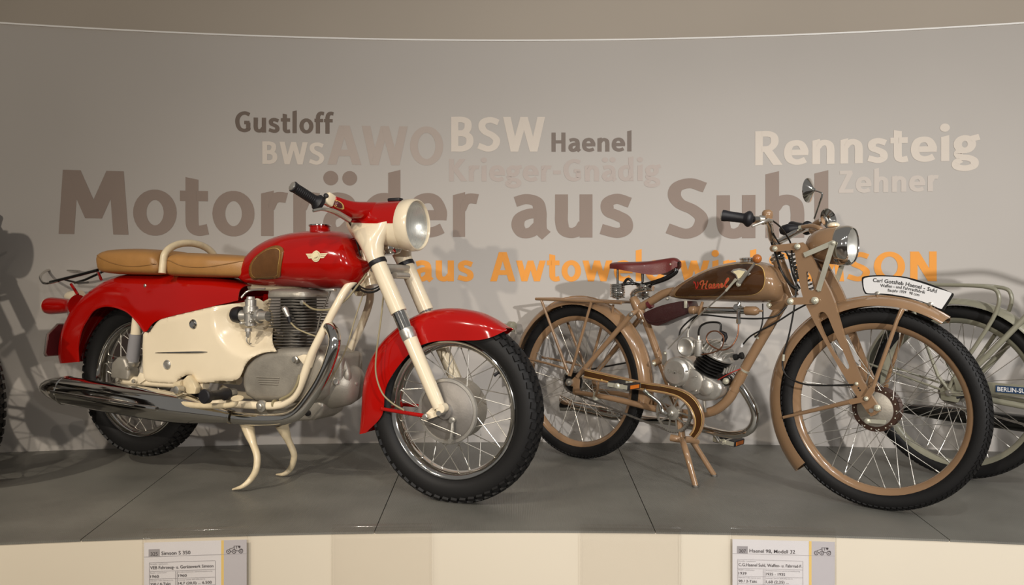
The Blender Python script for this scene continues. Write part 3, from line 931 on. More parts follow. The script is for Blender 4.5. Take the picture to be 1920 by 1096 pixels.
    for x, y in ((271, 535),):
        u, z = A.uz(x, y, 0.1)
        q = on_side(bvb, u, z, -0.001)
        MB().lathe(q, (0, -1, 0), [(0, 0.007), (0.004, 0.007), (0.006, 0.004)], 8).build('body_screw', 'steel', body)
    # ---- cream side cover (both sides)
    out = [(266, 628), (276, 624.5), (285, 613), (295, 602), (312, 595.5), (377, 580), (440, 565), (456, 560), (466, 585), (470, 612), (480, 632), (494, 645), (515, 658), (500, 660), (482, 663.5), (466, 673), (456, 686), (449, 703), (441, 711), (428, 714), (412, 713.5),
           (395, 716), (368, 717), (362, 706), (352, 702), (343, 704), (330, 712), (322, 718), (288, 717), (272, 713), (266, 704)]
    o2 = A.pl(out, 0.12)
    cvx = [tuple(q) for q in cat(o2, 3, True)]
    V2, F2 = poly_tris(cvx, 0.0085)
    carb = Vector(A.uz(478, 596, 0.1))
    segs = [(Vector(a_), Vector(b_)) for a_, b_ in zip(cvx, cvx[1:] + cvx[:1])]
    def edge_dist(q):
        best = 9.0
        for a_, b_ in segs:
            d_ = b_ - a_
            t_ = max(0.0, min(1.0, (q - a_).dot(d_) / max(d_.length_squared, 1e-12)))
            best = min(best, (q - a_ - d_ * t_).length)
        return best
    WQ = []
    for u_, z_ in V2:
        q = Vector((u_, z_))
        r_ = math.hypot((u_ - carb.x) / 0.19, (z_ - carb.y) / 0.15)
        dip = 0.125 * max(0.0, 1 - r_ * r_) ** 1.6
        e_ = min(1.0, edge_dist(q) / 0.016)
        WQ.append(0.119 - dip - 0.008 * (1 - e_) ** 2)
    for s in (1, -1):
        m = MB()
        vs = [m.bm.verts.new((u_, -w_ * s, z_)) for (u_, z_), w_ in zip(V2, WQ)]
        for f_ in F2: m.face([vs[i_] for i_ in f_])
        cov = m.build('side_cover', 'cream_paint', root, ang=1.2)
        md = cov.modifiers.new('sheet', 'SOLIDIFY')
        md.thickness = 0.006
        md.offset = 0
        if s == 1:
            for x, y, r in ((364, 607, 0.0185), (315, 683, 0.0185)):
                q = P(x, y, 0.119)
                MB().lathe(q, (0, -1, 0), [(-0.002, r), (0.006, r), (0.009, r * 0.85), (0.0075, r * 0.6), (0.011, r * 0.5), (0.011, 0.0005)], 28).build('cover_knob', 'chrome' if y < 650 else 'bright_aluminium', cov)
            a_, b_ = P(291, 661, 0.1235), P(389, 659.5, 0.1235)
            MB().tube([a_, a_.lerp(b_, 0.15), a_.lerp(b_, 0.8), b_], [0.0008, 0.0024, 0.0048, 0.0015], 8, 3).build('trim_strip', 'chrome', cov)
    # hollow recess behind carburettor: dark intake box
    MB().tube([P(452, 558, 0.09), P(466, 545, 0.07), P(497, 541, 0.06)], [0.004, 0.004, 0.004], 8, 4).build('breather_pipe', 'steel', root)
    # ---- seats
    def cushion(topc, botc, hws, nm, lab):
        t = A.pl(topc, 0.105)
        b_ = A.pl([(x, y + 3) for x, y in botc], 0.115)
        o = pod(t, b_, hws, 26, 32, 3.2, exb=5).build(nm, 'tan_leather', root, lab)
        return o
    s1 = cushion([(181, 478), (186, 470), (200, 466), (240, 464.5), (272, 466.5), (291, 470), (298, 480)], [(182, 503), (187, 508), (210, 510.5), (245, 511.5), (272, 512), (290, 512), (298, 506)],
                 [(0, 0.1), (0.05, 0.125), (0.2, 0.138), (0.6, 0.138), (0.93, 0.13), (1, 0.115)], 'rear_seat', 'tan leather pillion cushion')
    s2 = cushion([(307, 489), (312, 478), (326, 472.5), (360, 473), (400, 475), (440, 478), (459, 480)], [(309, 508), (316, 514), (340, 515.5), (375, 516.5), (410, 517), (440, 517), (450, 516)],
                 [(0, 0.11), (0.05, 0.13), (0.25, 0.14), (0.6, 0.128), (0.9, 0.095), (1, 0.075)], 'front_seat', 'tan leather rider cushion')
    for s_, line in ((s1, [(181, 478), (195, 484), (215, 492), (240, 498), (262, 499), (285, 496), (303, 493)]), (s2, [(308, 486), (325, 489), (345, 497), (365, 500.5), (390, 500), (420, 494), (448, 487)])):
        bv2 = bvh_of(s_)
        pts = [on_side(bv2, *A.uz(x, y, 0.12), 0.0006) for x, y in [tuple(q) for q in cat(line, 5)]]
        MB().tube(pts, 0.0022, 6).build('piping', 'tan_piping', s_)
    # grab hoop across the saddle
    g0, g1, g2 = P(303, 512, 0.145), P(306, 486, 0.14), P(344, 456, 0.0)
    hu = g1.x
    pts = [(hu, -0.145, g0.z)] + [(hu, -0.138 * math.cos(PI * k / 10), g1.z + (g2.z - g1.z) * math.sin(PI * k / 10)) for k in range(11)] + [(hu, 0.145, g0.z)]
    MB().tube(pts, 0.0142, 14, 5).build('grab_handle', 'cream_worn', root)
    # ---- tail rack
    n1, n2 = P(183, 506, 0.11), P(88, 531, 0.11)
    zt = n2.z
    r_ = MB().tube([n1, n1.lerp(n2, 0.5), n2 + Vector((0.02, 0, 0.005))], 0.0065, 10)
    r_.build('rack_rail', 'black_paint', root)
    far = [P(149, 508, -0.10), P(112, 506, -0.10), P(90, 506, -0.05), P(76, 517, 0.03), P(79, 528, 0.09), P(88, 531, 0.11), P(110, 526, 0.11)]
    MB().tube(far, 0.0055, 10, 6).build('rack_loop', 'chrome', root)
    MB().tube([P(195, 508, -0.1), P(160, 524, -0.1), P(140, 530, -0.1)], 0.0055, 8).build('rack_rail', 'black_paint', root)
    MB().tube([P(183, 508, 0.1), P(190, 524, 0.07)], 0.006, 8).build('rack_strut', 'chrome', root)
    MB().tube([P(122, 524, 0.11), P(145, 530, 0.03), P(165, 529, -0.06)], 0.0045, 8).build('rack_strut', 'black_paint', root)
    MB().tube([P(133, 532, 0.03), P(146, 552, 0.03)], 0.006, 8).build('rack_bracket', 'red_paint', root)
    # ---- tail lamp and indicator
    ta, tb_ = P(137, 573, 0.05), P(90, 573, 0.05)
    ln_ = (ta - tb_).length
    lamp = MB().lathe(ta + Vector((0.03, 0, 0)), tb_ - ta, [(0, 0.048), (0.02, 0.036), (0.05, 0.030), (0.08, 0.032), (0.03 + ln_ - 0.03, 0.037), (0.03 + ln_ - 0.012, 0.037), (0.03 + ln_, 0.033)], 24).build('tail_lamp', 'red_paint', root)
    MB().lathe(tb_ + Vector((0.006, 0, 0)), tb_ - ta, [(0, 0.034), (0.008, 0.034), (0.016, 0.028), (0.021, 0.015), (0.022, 0.0005)], 24).build('tail_lamp_cap', 'cream_paint', lamp)
    tc_ = P(138, 556, -0.06)
    MB().lathe(tc_ + Vector((0.04, 0, 0)), (-1, 0, 0.0), [(0, 0.03), (0.03, 0.029), (0.06, 0.027), (0.075, 0.02), (0.08, 0.0005)], 20).build('tail_indicator', 'cream_paint', root)
    # number plate hanging behind the mudguard
    u0 = A.uz(124, 640, 0.02)[0] - 0.012
    zt_, zb_ = A.uz(128, 606, 0.04)[1], A.uz(110, 668, 0.08)[1]
    zr = zt_ - zb_
    outl = [(-0.09, zb_), (0.105, zb_), (0.112, zb_ + 0.012), (0.1, zt_ - 0.045), (0.05, zt_), (-0.05, zt_), (-0.1, zt_ - 0.045), (-0.1, zb_ + 0.012)]
    def plate(k, x0, x1):
        cz = (zb_ + zt_) / 2
        q = [(w * k, cz + (z - cz) * k) for w, z in outl]
        return MB().rings([[(x0, -w, z) for w, z in q], [(x1, -w, z) for w, z in q]])
    np_ = plate(1, u0, u0 - 0.008).bevel(0.002).build('number_plate', 'steel', root, 'dark number plate holder below the tail lamp')
    plate(0.93, u0 + 0.0015, u0 - 0.0095).build('plate_face', 'maroon_plate', np_)
    # ---- rear suspension unit
    for s in (1, -1):
        sa, sb, sc_ = P(258, 594, 0.085), P(255, 626, 0.085), P(246, 690, 0.085)
        f = lambda v: Vector((v.x, v.y * s, v.z))
        MB().tube([f(sa), f(sb)], [0.02, 0.021], 16).build('shock_top', 'cream_paint', root)
        MB().tube([f(sb), f(sb.lerp(sc_, 0.8))], [0.0245, 0.0255], 18).build('shock_body', 'smoked_plastic', root)
        MB().tube([f(sb.lerp(sc_, 0.78)), f(sb.lerp(sc_, 0.8)), f(sb.lerp(sc_, 0.9)), f(sb.lerp(sc_, 0.98))], [0.028, 0.03, 0.028, 0.016], 18).build('shock_seat', 'steel', root)
        MB().tube([Vector((-0.01, -0.09 * s, RA + ZR)), Vector((0.2, -0.095 * s, 0.36)), Vector((0.42, -0.09 * s, 0.36))], 0.019, 12, 4).build('swing_arm', 'cream_paint', root)
    hb = P(232, 688, 0.1)
    k = MB().prism([(hb.x - 0.05, hb.z - 0.045), (hb.x + 0.05, hb.z - 0.05), (hb.x + 0.055, hb.z - 0.01), (hb.x + 0.03, hb.z + 0.04), (hb.x - 0.01, hb.z + 0.045), (hb.x - 0.045, hb.z + 0.015)], -0.125, -0.07).bevel(0.012, 3)
    for x, y in ((222, 711), (241, 690), (252, 714)):
        k.lathe(P(x, y, 0.125), (0, -1, 0), [(0, 0.008), (0.008, 0.008), (0.009, 0.005)], 6)
    k.build('final_drive', 'cast_aluminium', root)
    MB().prism(A.pl([(256, 708), (262, 698), (274, 703), (272, 712), (262, 719), (258, 718)], 0.12), -0.12, -0.11).bevel(0.002).build('muffler_bracket', 'cream_paint', root)
    # ---- frame
    near = [(668, 522, 0.045), (650, 540, 0.075), (634, 567, 0.1), (610, 612, 0.115), (584, 664, 0.12), (569, 706, 0.12), (556, 736, 0.12), (540, 752, 0.12), (516, 760, 0.12), (470, 759, 0.12), (425, 756, 0.12), (370, 752, 0.11), (345, 738, 0.1)]
    np3 = A.pp(near)
    tb('frame_tube', np3, 0.0145, 'cream_paint', root, 5, 14)
    tb('frame_tube', [Vector((v.x, -v.y, v.z)) for v in np3], 0.0145, 'cream_paint', root, 5, 14)
    # steering head and gusset
    MB().tube([P(684, 470, 0), P(698, 535, 0)], 0.028, 18).build('steering_head', 'cream_paint', root)
    gus = MB().prism(A.pl([(664, 520), (690, 503), (700, 524), (692, 541), (676, 556), (668, 545)], 0.0), -0.03, 0.03)
    gus.bevel(0.006)
    gus.build('frame_gusset', 'cream_worn', root)
    MB().tube([P(668, 505, 0), P(560, 535, 0), P(470, 535, 0)], 0.02, 14).build('frame_backbone', 'cream_paint', root)
    # lower yoke seen between the forks
    yk = fk(0.03, 0.0)
    MB().box(yk + Vector((-0.01, 0, 0.0)), (0.06, 0.2, 0.03)).bevel(0.008).build('fork_yoke', 'steel', root)
    q = fk(0.02, 0.0)
    MB().lathe(q + Vector((0.03, -0.045, -0.03)), (0, 1, 0), [(0, 0.012), (0.09, 0.012)], 12).build('steering_damper', 'bright_aluminium', root)
    MB().lathe(P(733, 470, 0.0) + Vector((0, 0, 0.012)), (0.2, 0, -1), [(0, 0.045), (0.01, 0.045), (0.016, 0.035), (0.024, 0.03), (0.026, 0.015)], 24).build('horn', 'chrome', root)
    # ---- engine
    cr = A.pl([(452, 722), (452, 700), (460, 682), (475, 668), (496, 660), (520, 653), (592, 652), (612, 670), (620, 700), (612, 740), (598, 752), (540, 754), (478, 754), (458, 742)], 0.10)
    eng = MB().prism(cr, -0.105, 0.105)
    eng.bevel(0.03, 5, 0.9)
    eng = eng.build('engine', 'cast_aluminium', root, 'grey cast engine block', ang=1.0)
    # sump
    m = MB().prism(A.pl([(470, 748), (600, 745), (612, 758), (604, 778), (590, 787), (520, 790), (480, 775)], 0.06), -0.075, 0.075).bevel(0.015, 3)
    m.build('sump', 'cast_aluminium', eng)
    cb = MB()
    for k in range(4):
        a_, b_ = P(481 + k * 2, 706.5 + k * 4.2, 0.107), P(524 - k, 708 + k * 4.2, 0.107)
        cb.tube([a_, b_], 0.0022, 6)
    cb.build('cover_ribs', 'cast_aluminium', eng)
    # dynamo housing on the engine's nose
    dx0 = A.uz(598, 712, 0.0)[0]
    dx1 = A.uz(655, 716, 0.0)[0]
    dz = A.uz(640, 718, 0.0)[1]
    MB().lathe((dx0, 0, dz), (1, 0, 0), [(0, 0.105), (0.03, 0.102), (dx1 - dx0 - 0.04, 0.088), (dx1 - dx0, 0.078), (dx1 - dx0 + 0.03, 0.06), (dx1 - dx0 + 0.045, 0.03), (dx1 - dx0 + 0.048, 0.0005)], 36).build('dynamo_cover', 'cast_aluminium', eng)
    m = MB().box((dx0 + (dx1 - dx0) * 0.55, 0, dz + 0.055), ((dx1 - dx0) * 1.15, 0.15, 0.12)).bevel(0.02, 4)
    m.tube([(dx1 + 0.005, -0.045, dz + 0.105), (dx1 + 0.022, -0.045, dz + 0.04), (dx1 + 0.016, -0.045, dz - 0.0)], [0.004, 0.016, 0.01], 10, 4)
    m.build('ignition_cover', 'cast_aluminium', eng)
    MB().lathe(P(631, 715, 0.075), (0.5, -1, 0), [(-0.01, 0.012), (0.012, 0.0115), (0.015, 0.008)], 14).build('oil_plug', 'bright_aluminium', eng)
    MB().lathe((dx1 + 0.035, -0.02, dz + 0.005), (1, -0.3, 0), [(0, 0.006), (0.016, 0.006), (0.017, 0.003)], 10).build('oil_plug', 'bright_aluminium', eng)
    MB().lathe(P(577, 774, 0.08), (0, -1, 0), [(-0.02, 0.011), (0.004, 0.011), (0.005, 0.006)], 12).build('drain_plug', 'black_fin', eng)
    # cylinder and head: stacked fins
    ccx = A.uz(560, 600, 0.0)[0]
    bcx = A.uz(553, 630, 0.0)[0]
    zb0, zb1 = A.uz(553, 657, 0.0)[1], A.uz(556, 614, 0.0)[1]
    zh1 = A.uz(560, 549, 0.0)[1]
    MB().lathe((bcx, 0, zb0 - 0.02), (0, 0, 1), [(0, 0.075), (0.02, 0.05), (0.03, 0.044), (zb1 - zb0 + 0.03, 0.044)], 32).build('cylinder', 'dark_fin', eng)
    MB().lathe((ccx, 0, zb1 - 0.01), (0, 0, 1), [(0, 0.066), (zh1 - zb1 + 0.0, 0.066)], 32).build('cylinder_head', 'dark_fin', eng)
    def fin(a, b, t, e, n=40):
        pts = []
        for k in range(n):
            th = 2 * PI * k / n
            c, s_ = math.cos(th), math.sin(th)
            pts.append((math.copysign(abs(c) ** (2 / e), c) * a, math.copysign(abs(s_) ** (2 / e), s_) * b))
        return MB().rings([[(x * k, y * k, z) for x, y in pts] for z, k in ((-t, 0.97), (-t * 0.6, 1), (t * 0.6, 1), (t, 0.97))])
    f1 = None
    nb = 8
    for k in range(nb):
        z = zb0 + 0.004 + (zb1 - zb0 - 0.006) * k / (nb - 1)
        if f1 is None: f1 = fin(0.07, 0.066, 0.0022, 3.2).build('cooling_fin', 'dark_fin', eng, loc=(bcx, 0, z))
        else: inst(f1, eng, None, (bcx, 0, z))
    f2 = None
    nh = 11
    for k in range(nh):
        z = zb1 + 0.004 + (zh1 - zb1 - 0.022) * k / (nh - 1)
        if f2 is None: f2 = fin(0.096, 0.092, 0.0022, 3.6).build('cooling_fin', 'dark_fin', eng, loc=(ccx, 0, z))
        else: inst(f2, eng, None, (ccx, 0, z))
    hd = MB()
    zt0 = zh1 - 0.014
    rings = []
    for dz_, a_, b_ in ((0, 0.096, 0.092), (0.006, 0.097, 0.093), (0.018, 0.094, 0.09), (0.027, 0.082, 0.078), (0.031, 0.06, 0.056)):
        rings.append([(ccx + math.copysign(abs(math.cos(t)) ** 0.55, math.cos(t)) * a_, math.copysign(abs(math.sin(t)) ** 0.55, math.sin(t)) * b_, zt0 + dz_) for t in [2 * PI * k / 40 for k in range(40)]])
    hd.rings(rings).build('rocker_cover', 'cast_aluminium', eng)
    # spark plug and lead
    s0, s1_ = P(546, 589, 0.098), P(536, 579, 0.13)
    MB().tube([P(543, 600, 0.115), P(540, 592, 0.12), P(535, 580, 0.115), P(533, 577, 0.105)], [0.006, 0.008, 0.0115, 0.009], 12).build('plug_cap', 'bright_aluminium', eng)
    MB().tube([P(541, 593, 0.12), P(544, 604, 0.118)], [0.0085, 0.0075], 12).build('plug_boot', 'black_rubber', eng)
    tb('ignition_lead', A.pp([(544, 603, 0.118), (556, 615, 0.12), (575, 624, 0.118), (592, 630, 0.11), (600, 634, 0.09)]), 0.003, 'cable_grey', root, 5, 8)
    MB().lathe(P(569.5, 567, 0.09), (0, -1, 0), [(0, 0.009), (0.012, 0.009), (0.013, 0.005)], 12).build('decompressor', 'steel', eng)
    tb('decompressor_cable', A.pp([(569, 567, 0.1), (585, 578, 0.11), (605, 581, 0.115), (625, 577, 0.11), (650, 560, 0.08), (672, 533, 0.06), (688, 512, 0.05)]), 0.0035, 'cable_grey', root, 6, 8)
    tb('oil_pipe', A.pp([(620, 545, 0.1), (612, 565, 0.1), (600, 595, 0.1), (594, 625, 0.1), (593, 635, 0.09)]), 0.0032, 'dark_fin', root, 5, 8)
    MB().box(P(621, 543.5, 0.1), (0.036, 0.02, 0.009)).bevel(0.002).build('fuel_tap', 'bright_aluminium', root)
    # carburettor
    cx = P(470, 592, 0.095)
    car = MB().lathe(cx + Vector((0, 0, -0.04)), (0, 0, 1), [(0, 0.014), (0.004, 0.023), (0.05, 0.0245), (0.052, 0.0275), (0.075, 0.0275), (0.077, 0.021), (0.1, 0.021), (0.102, 0.016), (0.112, 0.014)], 22)
    car.lathe(cx + Vector((-0.05, 0, 0.0)), (1, 0, 0.0), [(0, 0.022), (0.012, 0.023), (0.02, 0.019), (0.085, 0.019), (0.086, 0.027), (0.096, 0.027), (0.097, 0.02), (0.13, 0.018)], 20)
    car.lathe(cx + Vector((0.002, -0.015, -0.045)), (0, 0, -1), [(0, 0.013), (0.012, 0.013), (0.014, 0.009), (0.03, 0.009), (0.036, 0.004)], 14)
    for dx_, dz_ in ((0.024, 0.012), (-0.018, -0.026), (0.026, -0.02)):
        car.lathe(cx + Vector((dx_, -0.018, dz_)), (0, -1, 0), [(0, 0.006), (0.016, 0.006), (0.018, 0.004)], 8)
    car.build('carburettor', 'bright_aluminium', eng, 'bright cast carburettor')
    MB().lathe(cx + Vector((-0.04, 0, 0.004)), (-1, 0, 0), [(0, 0.03), (0.02, 0.0315), (0.036, 0.028), (0.046, 0.018), (0.048, 0.0005)], 22).build('intake_rubber', 'black_rubber', eng)
    MB().tube(A.pp([(462, 626, 0.08), (463, 640, 0.09), (468, 645, 0.1), (471, 643, 0.1)]), 0.0025, 8, 4).build('overflow_pipe', 'steel', eng)
    MB().lathe(P(493, 638, 0.02), A.p(515, 632, 0.0) - A.p(493, 638, 0.02), [(0, 0.007), (0.004, 0.0105), (0.02, 0.0105), (0.05, 0.013)], 14).build('tickler', 'black_rubber', eng)
    # ---- exhaust
    ex = [(612, 610, 0.1), (622, 617, 0.12), (628, 634, 0.135), (625, 655, 0.145), (614, 688, 0.15), (600, 717, 0.15), (582, 745, 0.15), (563, 769, 0.15), (545, 781, 0.15), (522, 786, 0.15), (480, 786, 0.15), (440, 783, 0.15)]
    tb('exhaust_pipe', A.pp(ex), 0.0222, 'chrome', root, 6, 18)
    MB().tube([P(433, 781, 0.15), P(428, 780, 0.15)], 0.0252, 18).build('pipe_clamp', 'chrome', root)
    m0, m1 = P(436, 781, 0.15), P(78, 724, 0.15)
    Lm = (m1 - m0).length
    mf = MB()
    prof = [(0, 0.0235), (0.02, 0.0245), (0.07, 0.031), (0.14, 0.041), (0.2, 0.05), (0.26, 0.056), (0.34, 0.0595), (0.45, 0.061), (0.56, 0.06), (Lm - 0.15, 0.0575), (Lm - 0.09, 0.05), (Lm - 0.04, 0.035), (Lm - 0.01, 0.02), (Lm, 0.012)]
    mf.lathe(m0, m1 - m0, prof, 36)
    muf = mf.build('muffler', 'chrome', root, 'long chromed cigar-shaped muffler')
    d = (m1 - m0).normalized()
    MB().lathe(m0 + d * (Lm - 0.152), d, [(0, 0.0585), (0.003, 0.06), (0.006, 0.0585)], 36).build('muffler_ring', 'chrome', muf)
    # side strake
    n = Vector((0, -1, 0))
    MB().tube([m0 + d * 0.31 + n * 0.06 + Vector((0, 0, 0.0)), m0 + d * 0.36 + n * 0.064, m0 + d * 0.62 + n * 0.062, m0 + d * (Lm - 0.13) + n * 0.056], [0.008, 0.0095, 0.0095, 0.006], 10, 3).build('muffler_strake', 'chrome', muf)
    # ---- footrest and pedals
    fr = A.pp([(338, 737, 0.15), (336, 750, 0.17), (345, 757, 0.18), (375, 760, 0.185), (420, 760, 0.185), (438, 757, 0.185), (442, 750, 0.18), (436, 748, 0.175)])
    tb('brake_pedal', fr, [0.009, 0.011, 0.0115, 0.011, 0.0105, 0.011, 0.010, 0.006], 'cream_worn', root, 5, 12)
    MB().lathe(P(445, 747, 0.18), (0.2, -0.3, 1), [(-0.003, 0.008), (0, 0.022), (0.003, 0.022), (0.0035, 0.01)], 18).build('pedal_plate', 'cream_worn', root)
    MB().lathe(P(341, 729, 0.15), (0, -1, 0), [(0, 0.014), (0.03, 0.0145), (0.032, 0.01)], 14).build('pedal_pivot', 'steel', root)
    m = MB().prism(A.pl([(343, 712), (352, 703), (361, 712), (368, 727), (366, 738), (352, 738), (344, 728)], 0.14), -0.142, -0.115).bevel(0.003, 2)
    m.lathe(P(328, 722, 0.14), P(345, 718, 0.14) - P(328, 722, 0.14), [(0, 0.008), (0.004, 0.013), (0.04, 0.013)], 12)
    m.build('pedal_bracket', 'cream_worn', root)
    a_, b_ = P(428, 738, 0.14), P(381, 743, 0.26)
    L_ = (b_ - a_).length
    pr = [(0, 0.014), (0.002, 0.022), (0.02, 0.023), (0.03, 0.0175)]
    pr += [(L_ - 0.035, 0.0175), (L_ - 0.022, 0.026), (L_ - 0.004, 0.0265), (L_, 0.023), (L_ + 0.001, 0.0005)]
    MB().lathe(a_, b_ - a_, pr, 20).build('footrest', 'black_rubber', root)
    MB().lathe(P(440, 735, 0.11), (0, -1, 0), [(0, 0.016), (0.03, 0.016), (0.032, 0.012), (0.04, 0.011)], 6).build('frame_bolt', 'steel', root)
    MB().lathe(P(491, 760.5, 0.13), (0, -1, 0), [(-0.005, 0.0215), (0.006, 0.0215), (0.008, 0.012), (0.016, 0.011), (0.018, 0.008)], 12).build('frame_bolt', 'steel', root)
    MB().lathe(P(560, 673, 0.10), (0, -1, 0), [(0, 0.013), (0.022, 0.013), (0.024, 0.008), (0.03, 0.008)], 12).build('frame_bolt', 'steel', root)
    MB().prism(A.pl([(557, 668), (568, 664), (590, 664), (582, 690), (570, 684)], 0.12), -0.122, -0.108).bevel(0.003).build('engine_bracket', 'cream_paint', root)
    MB().tube(A.pp([(562, 702, 0.13), (557, 720, 0.135), (545, 738, 0.138), (525, 749, 0.138)]), 0.0055, 10, 5).build('cable_sheath', 'cable_grey', root)
    MB().lathe(P(515.5, 757, 0.12), P(505, 757, 0.12) - P(515.5, 757, 0.12), [(-0.004, 0.0165), (0.004, 0.0165)], 14).build('cable_tie', 'cable_grey', root)
    # ---- centre stand
    f1_, f2_ = A.pf(436, 917, 0.006), A.pf(518, 889, 0.006)
    wn, wf = -f1_.y, -f2_.y
    t0 = P(458, 792, 0.10)
    def stand(pts, foot):
        v = A.pp(pts)
        v[-1] = foot
        return MB().tube(v, [0.026, 0.019, 0.0135, 0.0125, 0.012, 0.011, 0.008, 0.003], 14, 5)
    so = stand([(462, 790, 0.11), (469, 815, 0.125), (475, 832, 0.135), (482, 855, 0.15), (480, 880, 0.165), (470, 898, 0.17), (455, 911, wn - 0.003), (436, 917, wn)], f1_).build('centre_stand', 'cream_worn', root, 'cream centre stand with two curved legs')
    stand([(528, 795, -0.03), (535, 812, -0.04), (541, 826, -0.05), (551, 850, -0.06), (549, 868, -0.065), (543, 880, -0.07), (533, 888, wf + 0.003), (518, 889, wf)], f2_).build('stand_leg', 'cream_worn', so)
    MB().tube([P(462, 783, 0.11), P(528, 790, -0.03)], 0.016, 12).build('stand_crossbar', 'cream_worn', so)
    # ---- cables
    tb('brake_cable', A.pp([(720, 545, 0.06), (714, 600, 0.09), (706, 660, 0.1), (705, 700, 0.105), (716, 735, 0.11), (735, 755, 0.115), (758, 769, 0.115)]), 0.003, 'cable_grey', root, 6, 8)
    tb('brake_cable', A.pp([(790, 786, 0.1), (830, 802, 0.1), (864, 816, 0.1)]), 0.0018, 'steel', root, 4, 6)
    tb('speedometer_cable', A.pp([(685, 540, 0.02), (668, 590, 0.05), (650, 650, 0.08), (632, 690, 0.1), (610, 722, 0.115)]), 0.0025, 'cable_grey', root, 6, 8)
    for k in range(4):
        tb('control_cable', A.pp([(650, 405 + k, 0.12), (662, 432, 0.06 - k * 0.01), (668, 450, 0.05 - k * 0.02), (676, 480, 0.04 - 0.02 * k)]), 0.003, 'cable_black', root, 5, 6)
    tb('control_cable', A.pp([(668, 537, 0.05), (685, 547, 0.07), (705, 545, 0.07), (722, 530, 0.05), (738, 505, 0.0)]), 0.004, 'cable_black', root, 5, 8)
    tb('control_cable', A.pp([(668, 533, 0.05), (688, 542, 0.075), (708, 538, 0.07), (724, 522, 0.05), (736, 500, 0.0)]), 0.003, 'cable_black', root, 5, 8)
    MB().lathe(P(666, 539, 0.05), (0, -1, 0), [(-0.03, 0.012), (0.004, 0.012), (0.006, 0.007)], 12).build('rubber_stop', 'black_rubber', root)
    return root
bikeA = red_bike()

# ================================================================== BROWN LIGHT MOTORCYCLE
B = Rig(0.292, 3.471, 0.727)
RB, LB = 0.331, 1.234
def mir(v): return Vector((v.x, -v.y, v.z))
def helix(a, b, r, turns, wr, m=None, n=14):
    a, b = Vector(a), Vector(b)
    d = b - a
    x = d.orthogonal().normalized()
    y = d.normalized().cross(x)
    N = int(turns * n)
    pts = [a + d * (i / N) + (x * math.cos(2 * PI * i / n) + y * math.sin(2 * PI * i / n)) * r for i in range(N + 1)]
    return (m or MB()).tube(pts, wr, 7)
def bolt(p, r, parent, m='zinc', nm='bolt', h=0.006, d=(0, -1, 0)):
    r = r * 0.86
    m_ = MB().lathe(p, d, [(-0.004, r), (h * 0.22, r), (h * 0.26, r * 0.9), (h * 0.26, 0.0004)], 16)
    d = Vector(d).normalized()
    m_.lathe(Vector(p) + d * h * 0.2, d, [(0, r * 0.68), (h * 0.55, r * 0.68), (h * 0.62, r * 0.58), (h * 0.62, 0.0004)], 6)
    m_.lathe(Vector(p) + d * h * 0.7, d, [(0, r * 0.3), (h * 0.3, r * 0.3), (h * 0.34, r * 0.2), (h * 0.34, 0.0004)], 8)
    me = m_.mesh(nm, 0.45)
    me.materials.append(MATS[m])
    o = bpy.data.objects.new(nm, me)
    COL.objects.link(o)
    o.parent = parent
    return o
def guard(c, rad, hw, a0, a1, n=40, lip=0.012, thick=0.002, lip2=None):
    """cycle mudguard: rounded section of radius rad swept about a wheel centre, angles from heading, counter-clockwise seen from the near side"""
    rows = []
    for i in range(n + 1):
        a = math.radians(a0 + (a1 - a0) * i / n)
        f = i / n
        row = []
        for k in range(13):
            t = -1 + 2 * k / 12
            w = hw * math.sin(t * PI / 2)
            r = rad - (lip + ((lip2 or lip) - lip) * f) * 1.9 * (1 - math.cos(t * PI / 2))
            row.append((c[0] + r * math.cos(a), -w, c[1] + r * math.sin(a)))
        rows.append(row)
    return MB().rings(rows, closed=False).solid(thick)
def link_plate(m, a, b, r, y0, y1, n=8):
    """flat bar with round ends between (u,z) a and b"""
    a, b = Vector(a), Vector(b)
    t = math.atan2(b.y - a.y, b.x - a.x)
    pts = [(b.x + r * math.cos(t + x), b.y + r * math.sin(t + x)) for x in [-PI / 2 + PI * k / n for k in range(n + 1)]]
    pts += [(a.x + r * math.cos(t + x), a.y + r * math.sin(t + x)) for x in [PI / 2 + PI * k / n for k in range(n + 1)]]
    return m.prism(pts, y0, y1)
def chain_loop(path, pitch=0.0127, y=0.0, w=0.006):
    """roller chain along a closed (u,z) path: one mesh of plates"""
    pts = [Vector(p) for p in path]
    L = [0]
    for i in range(len(pts)): L.append(L[-1] + (pts[(i + 1) % len(pts)] - pts[i]).length)
    n = int(L[-1] / pitch)
    def at(d):
        d %= L[-1]
        k = 0
        while L[k + 1] < d: k += 1
        return pts[k].lerp(pts[(k + 1) % len(pts)], (d - L[k]) / (L[k + 1] - L[k]))
    m = MB()
    for i in range(n):
        p, q = at(i * L[-1] / n), at((i + 1) * L[-1] / n)
        c = (p + q) / 2
        ang = math.atan2(q.y - p.y, q.x - p.x)
        ww = w if i % 2 else w * 0.7
        m.box((c.x, y, c.y), ((q - p).length * 1.25, ww, 0.0075 if i % 2 else 0.0065), Matrix.Rotation(-ang, 3, 'Y'))
    return m
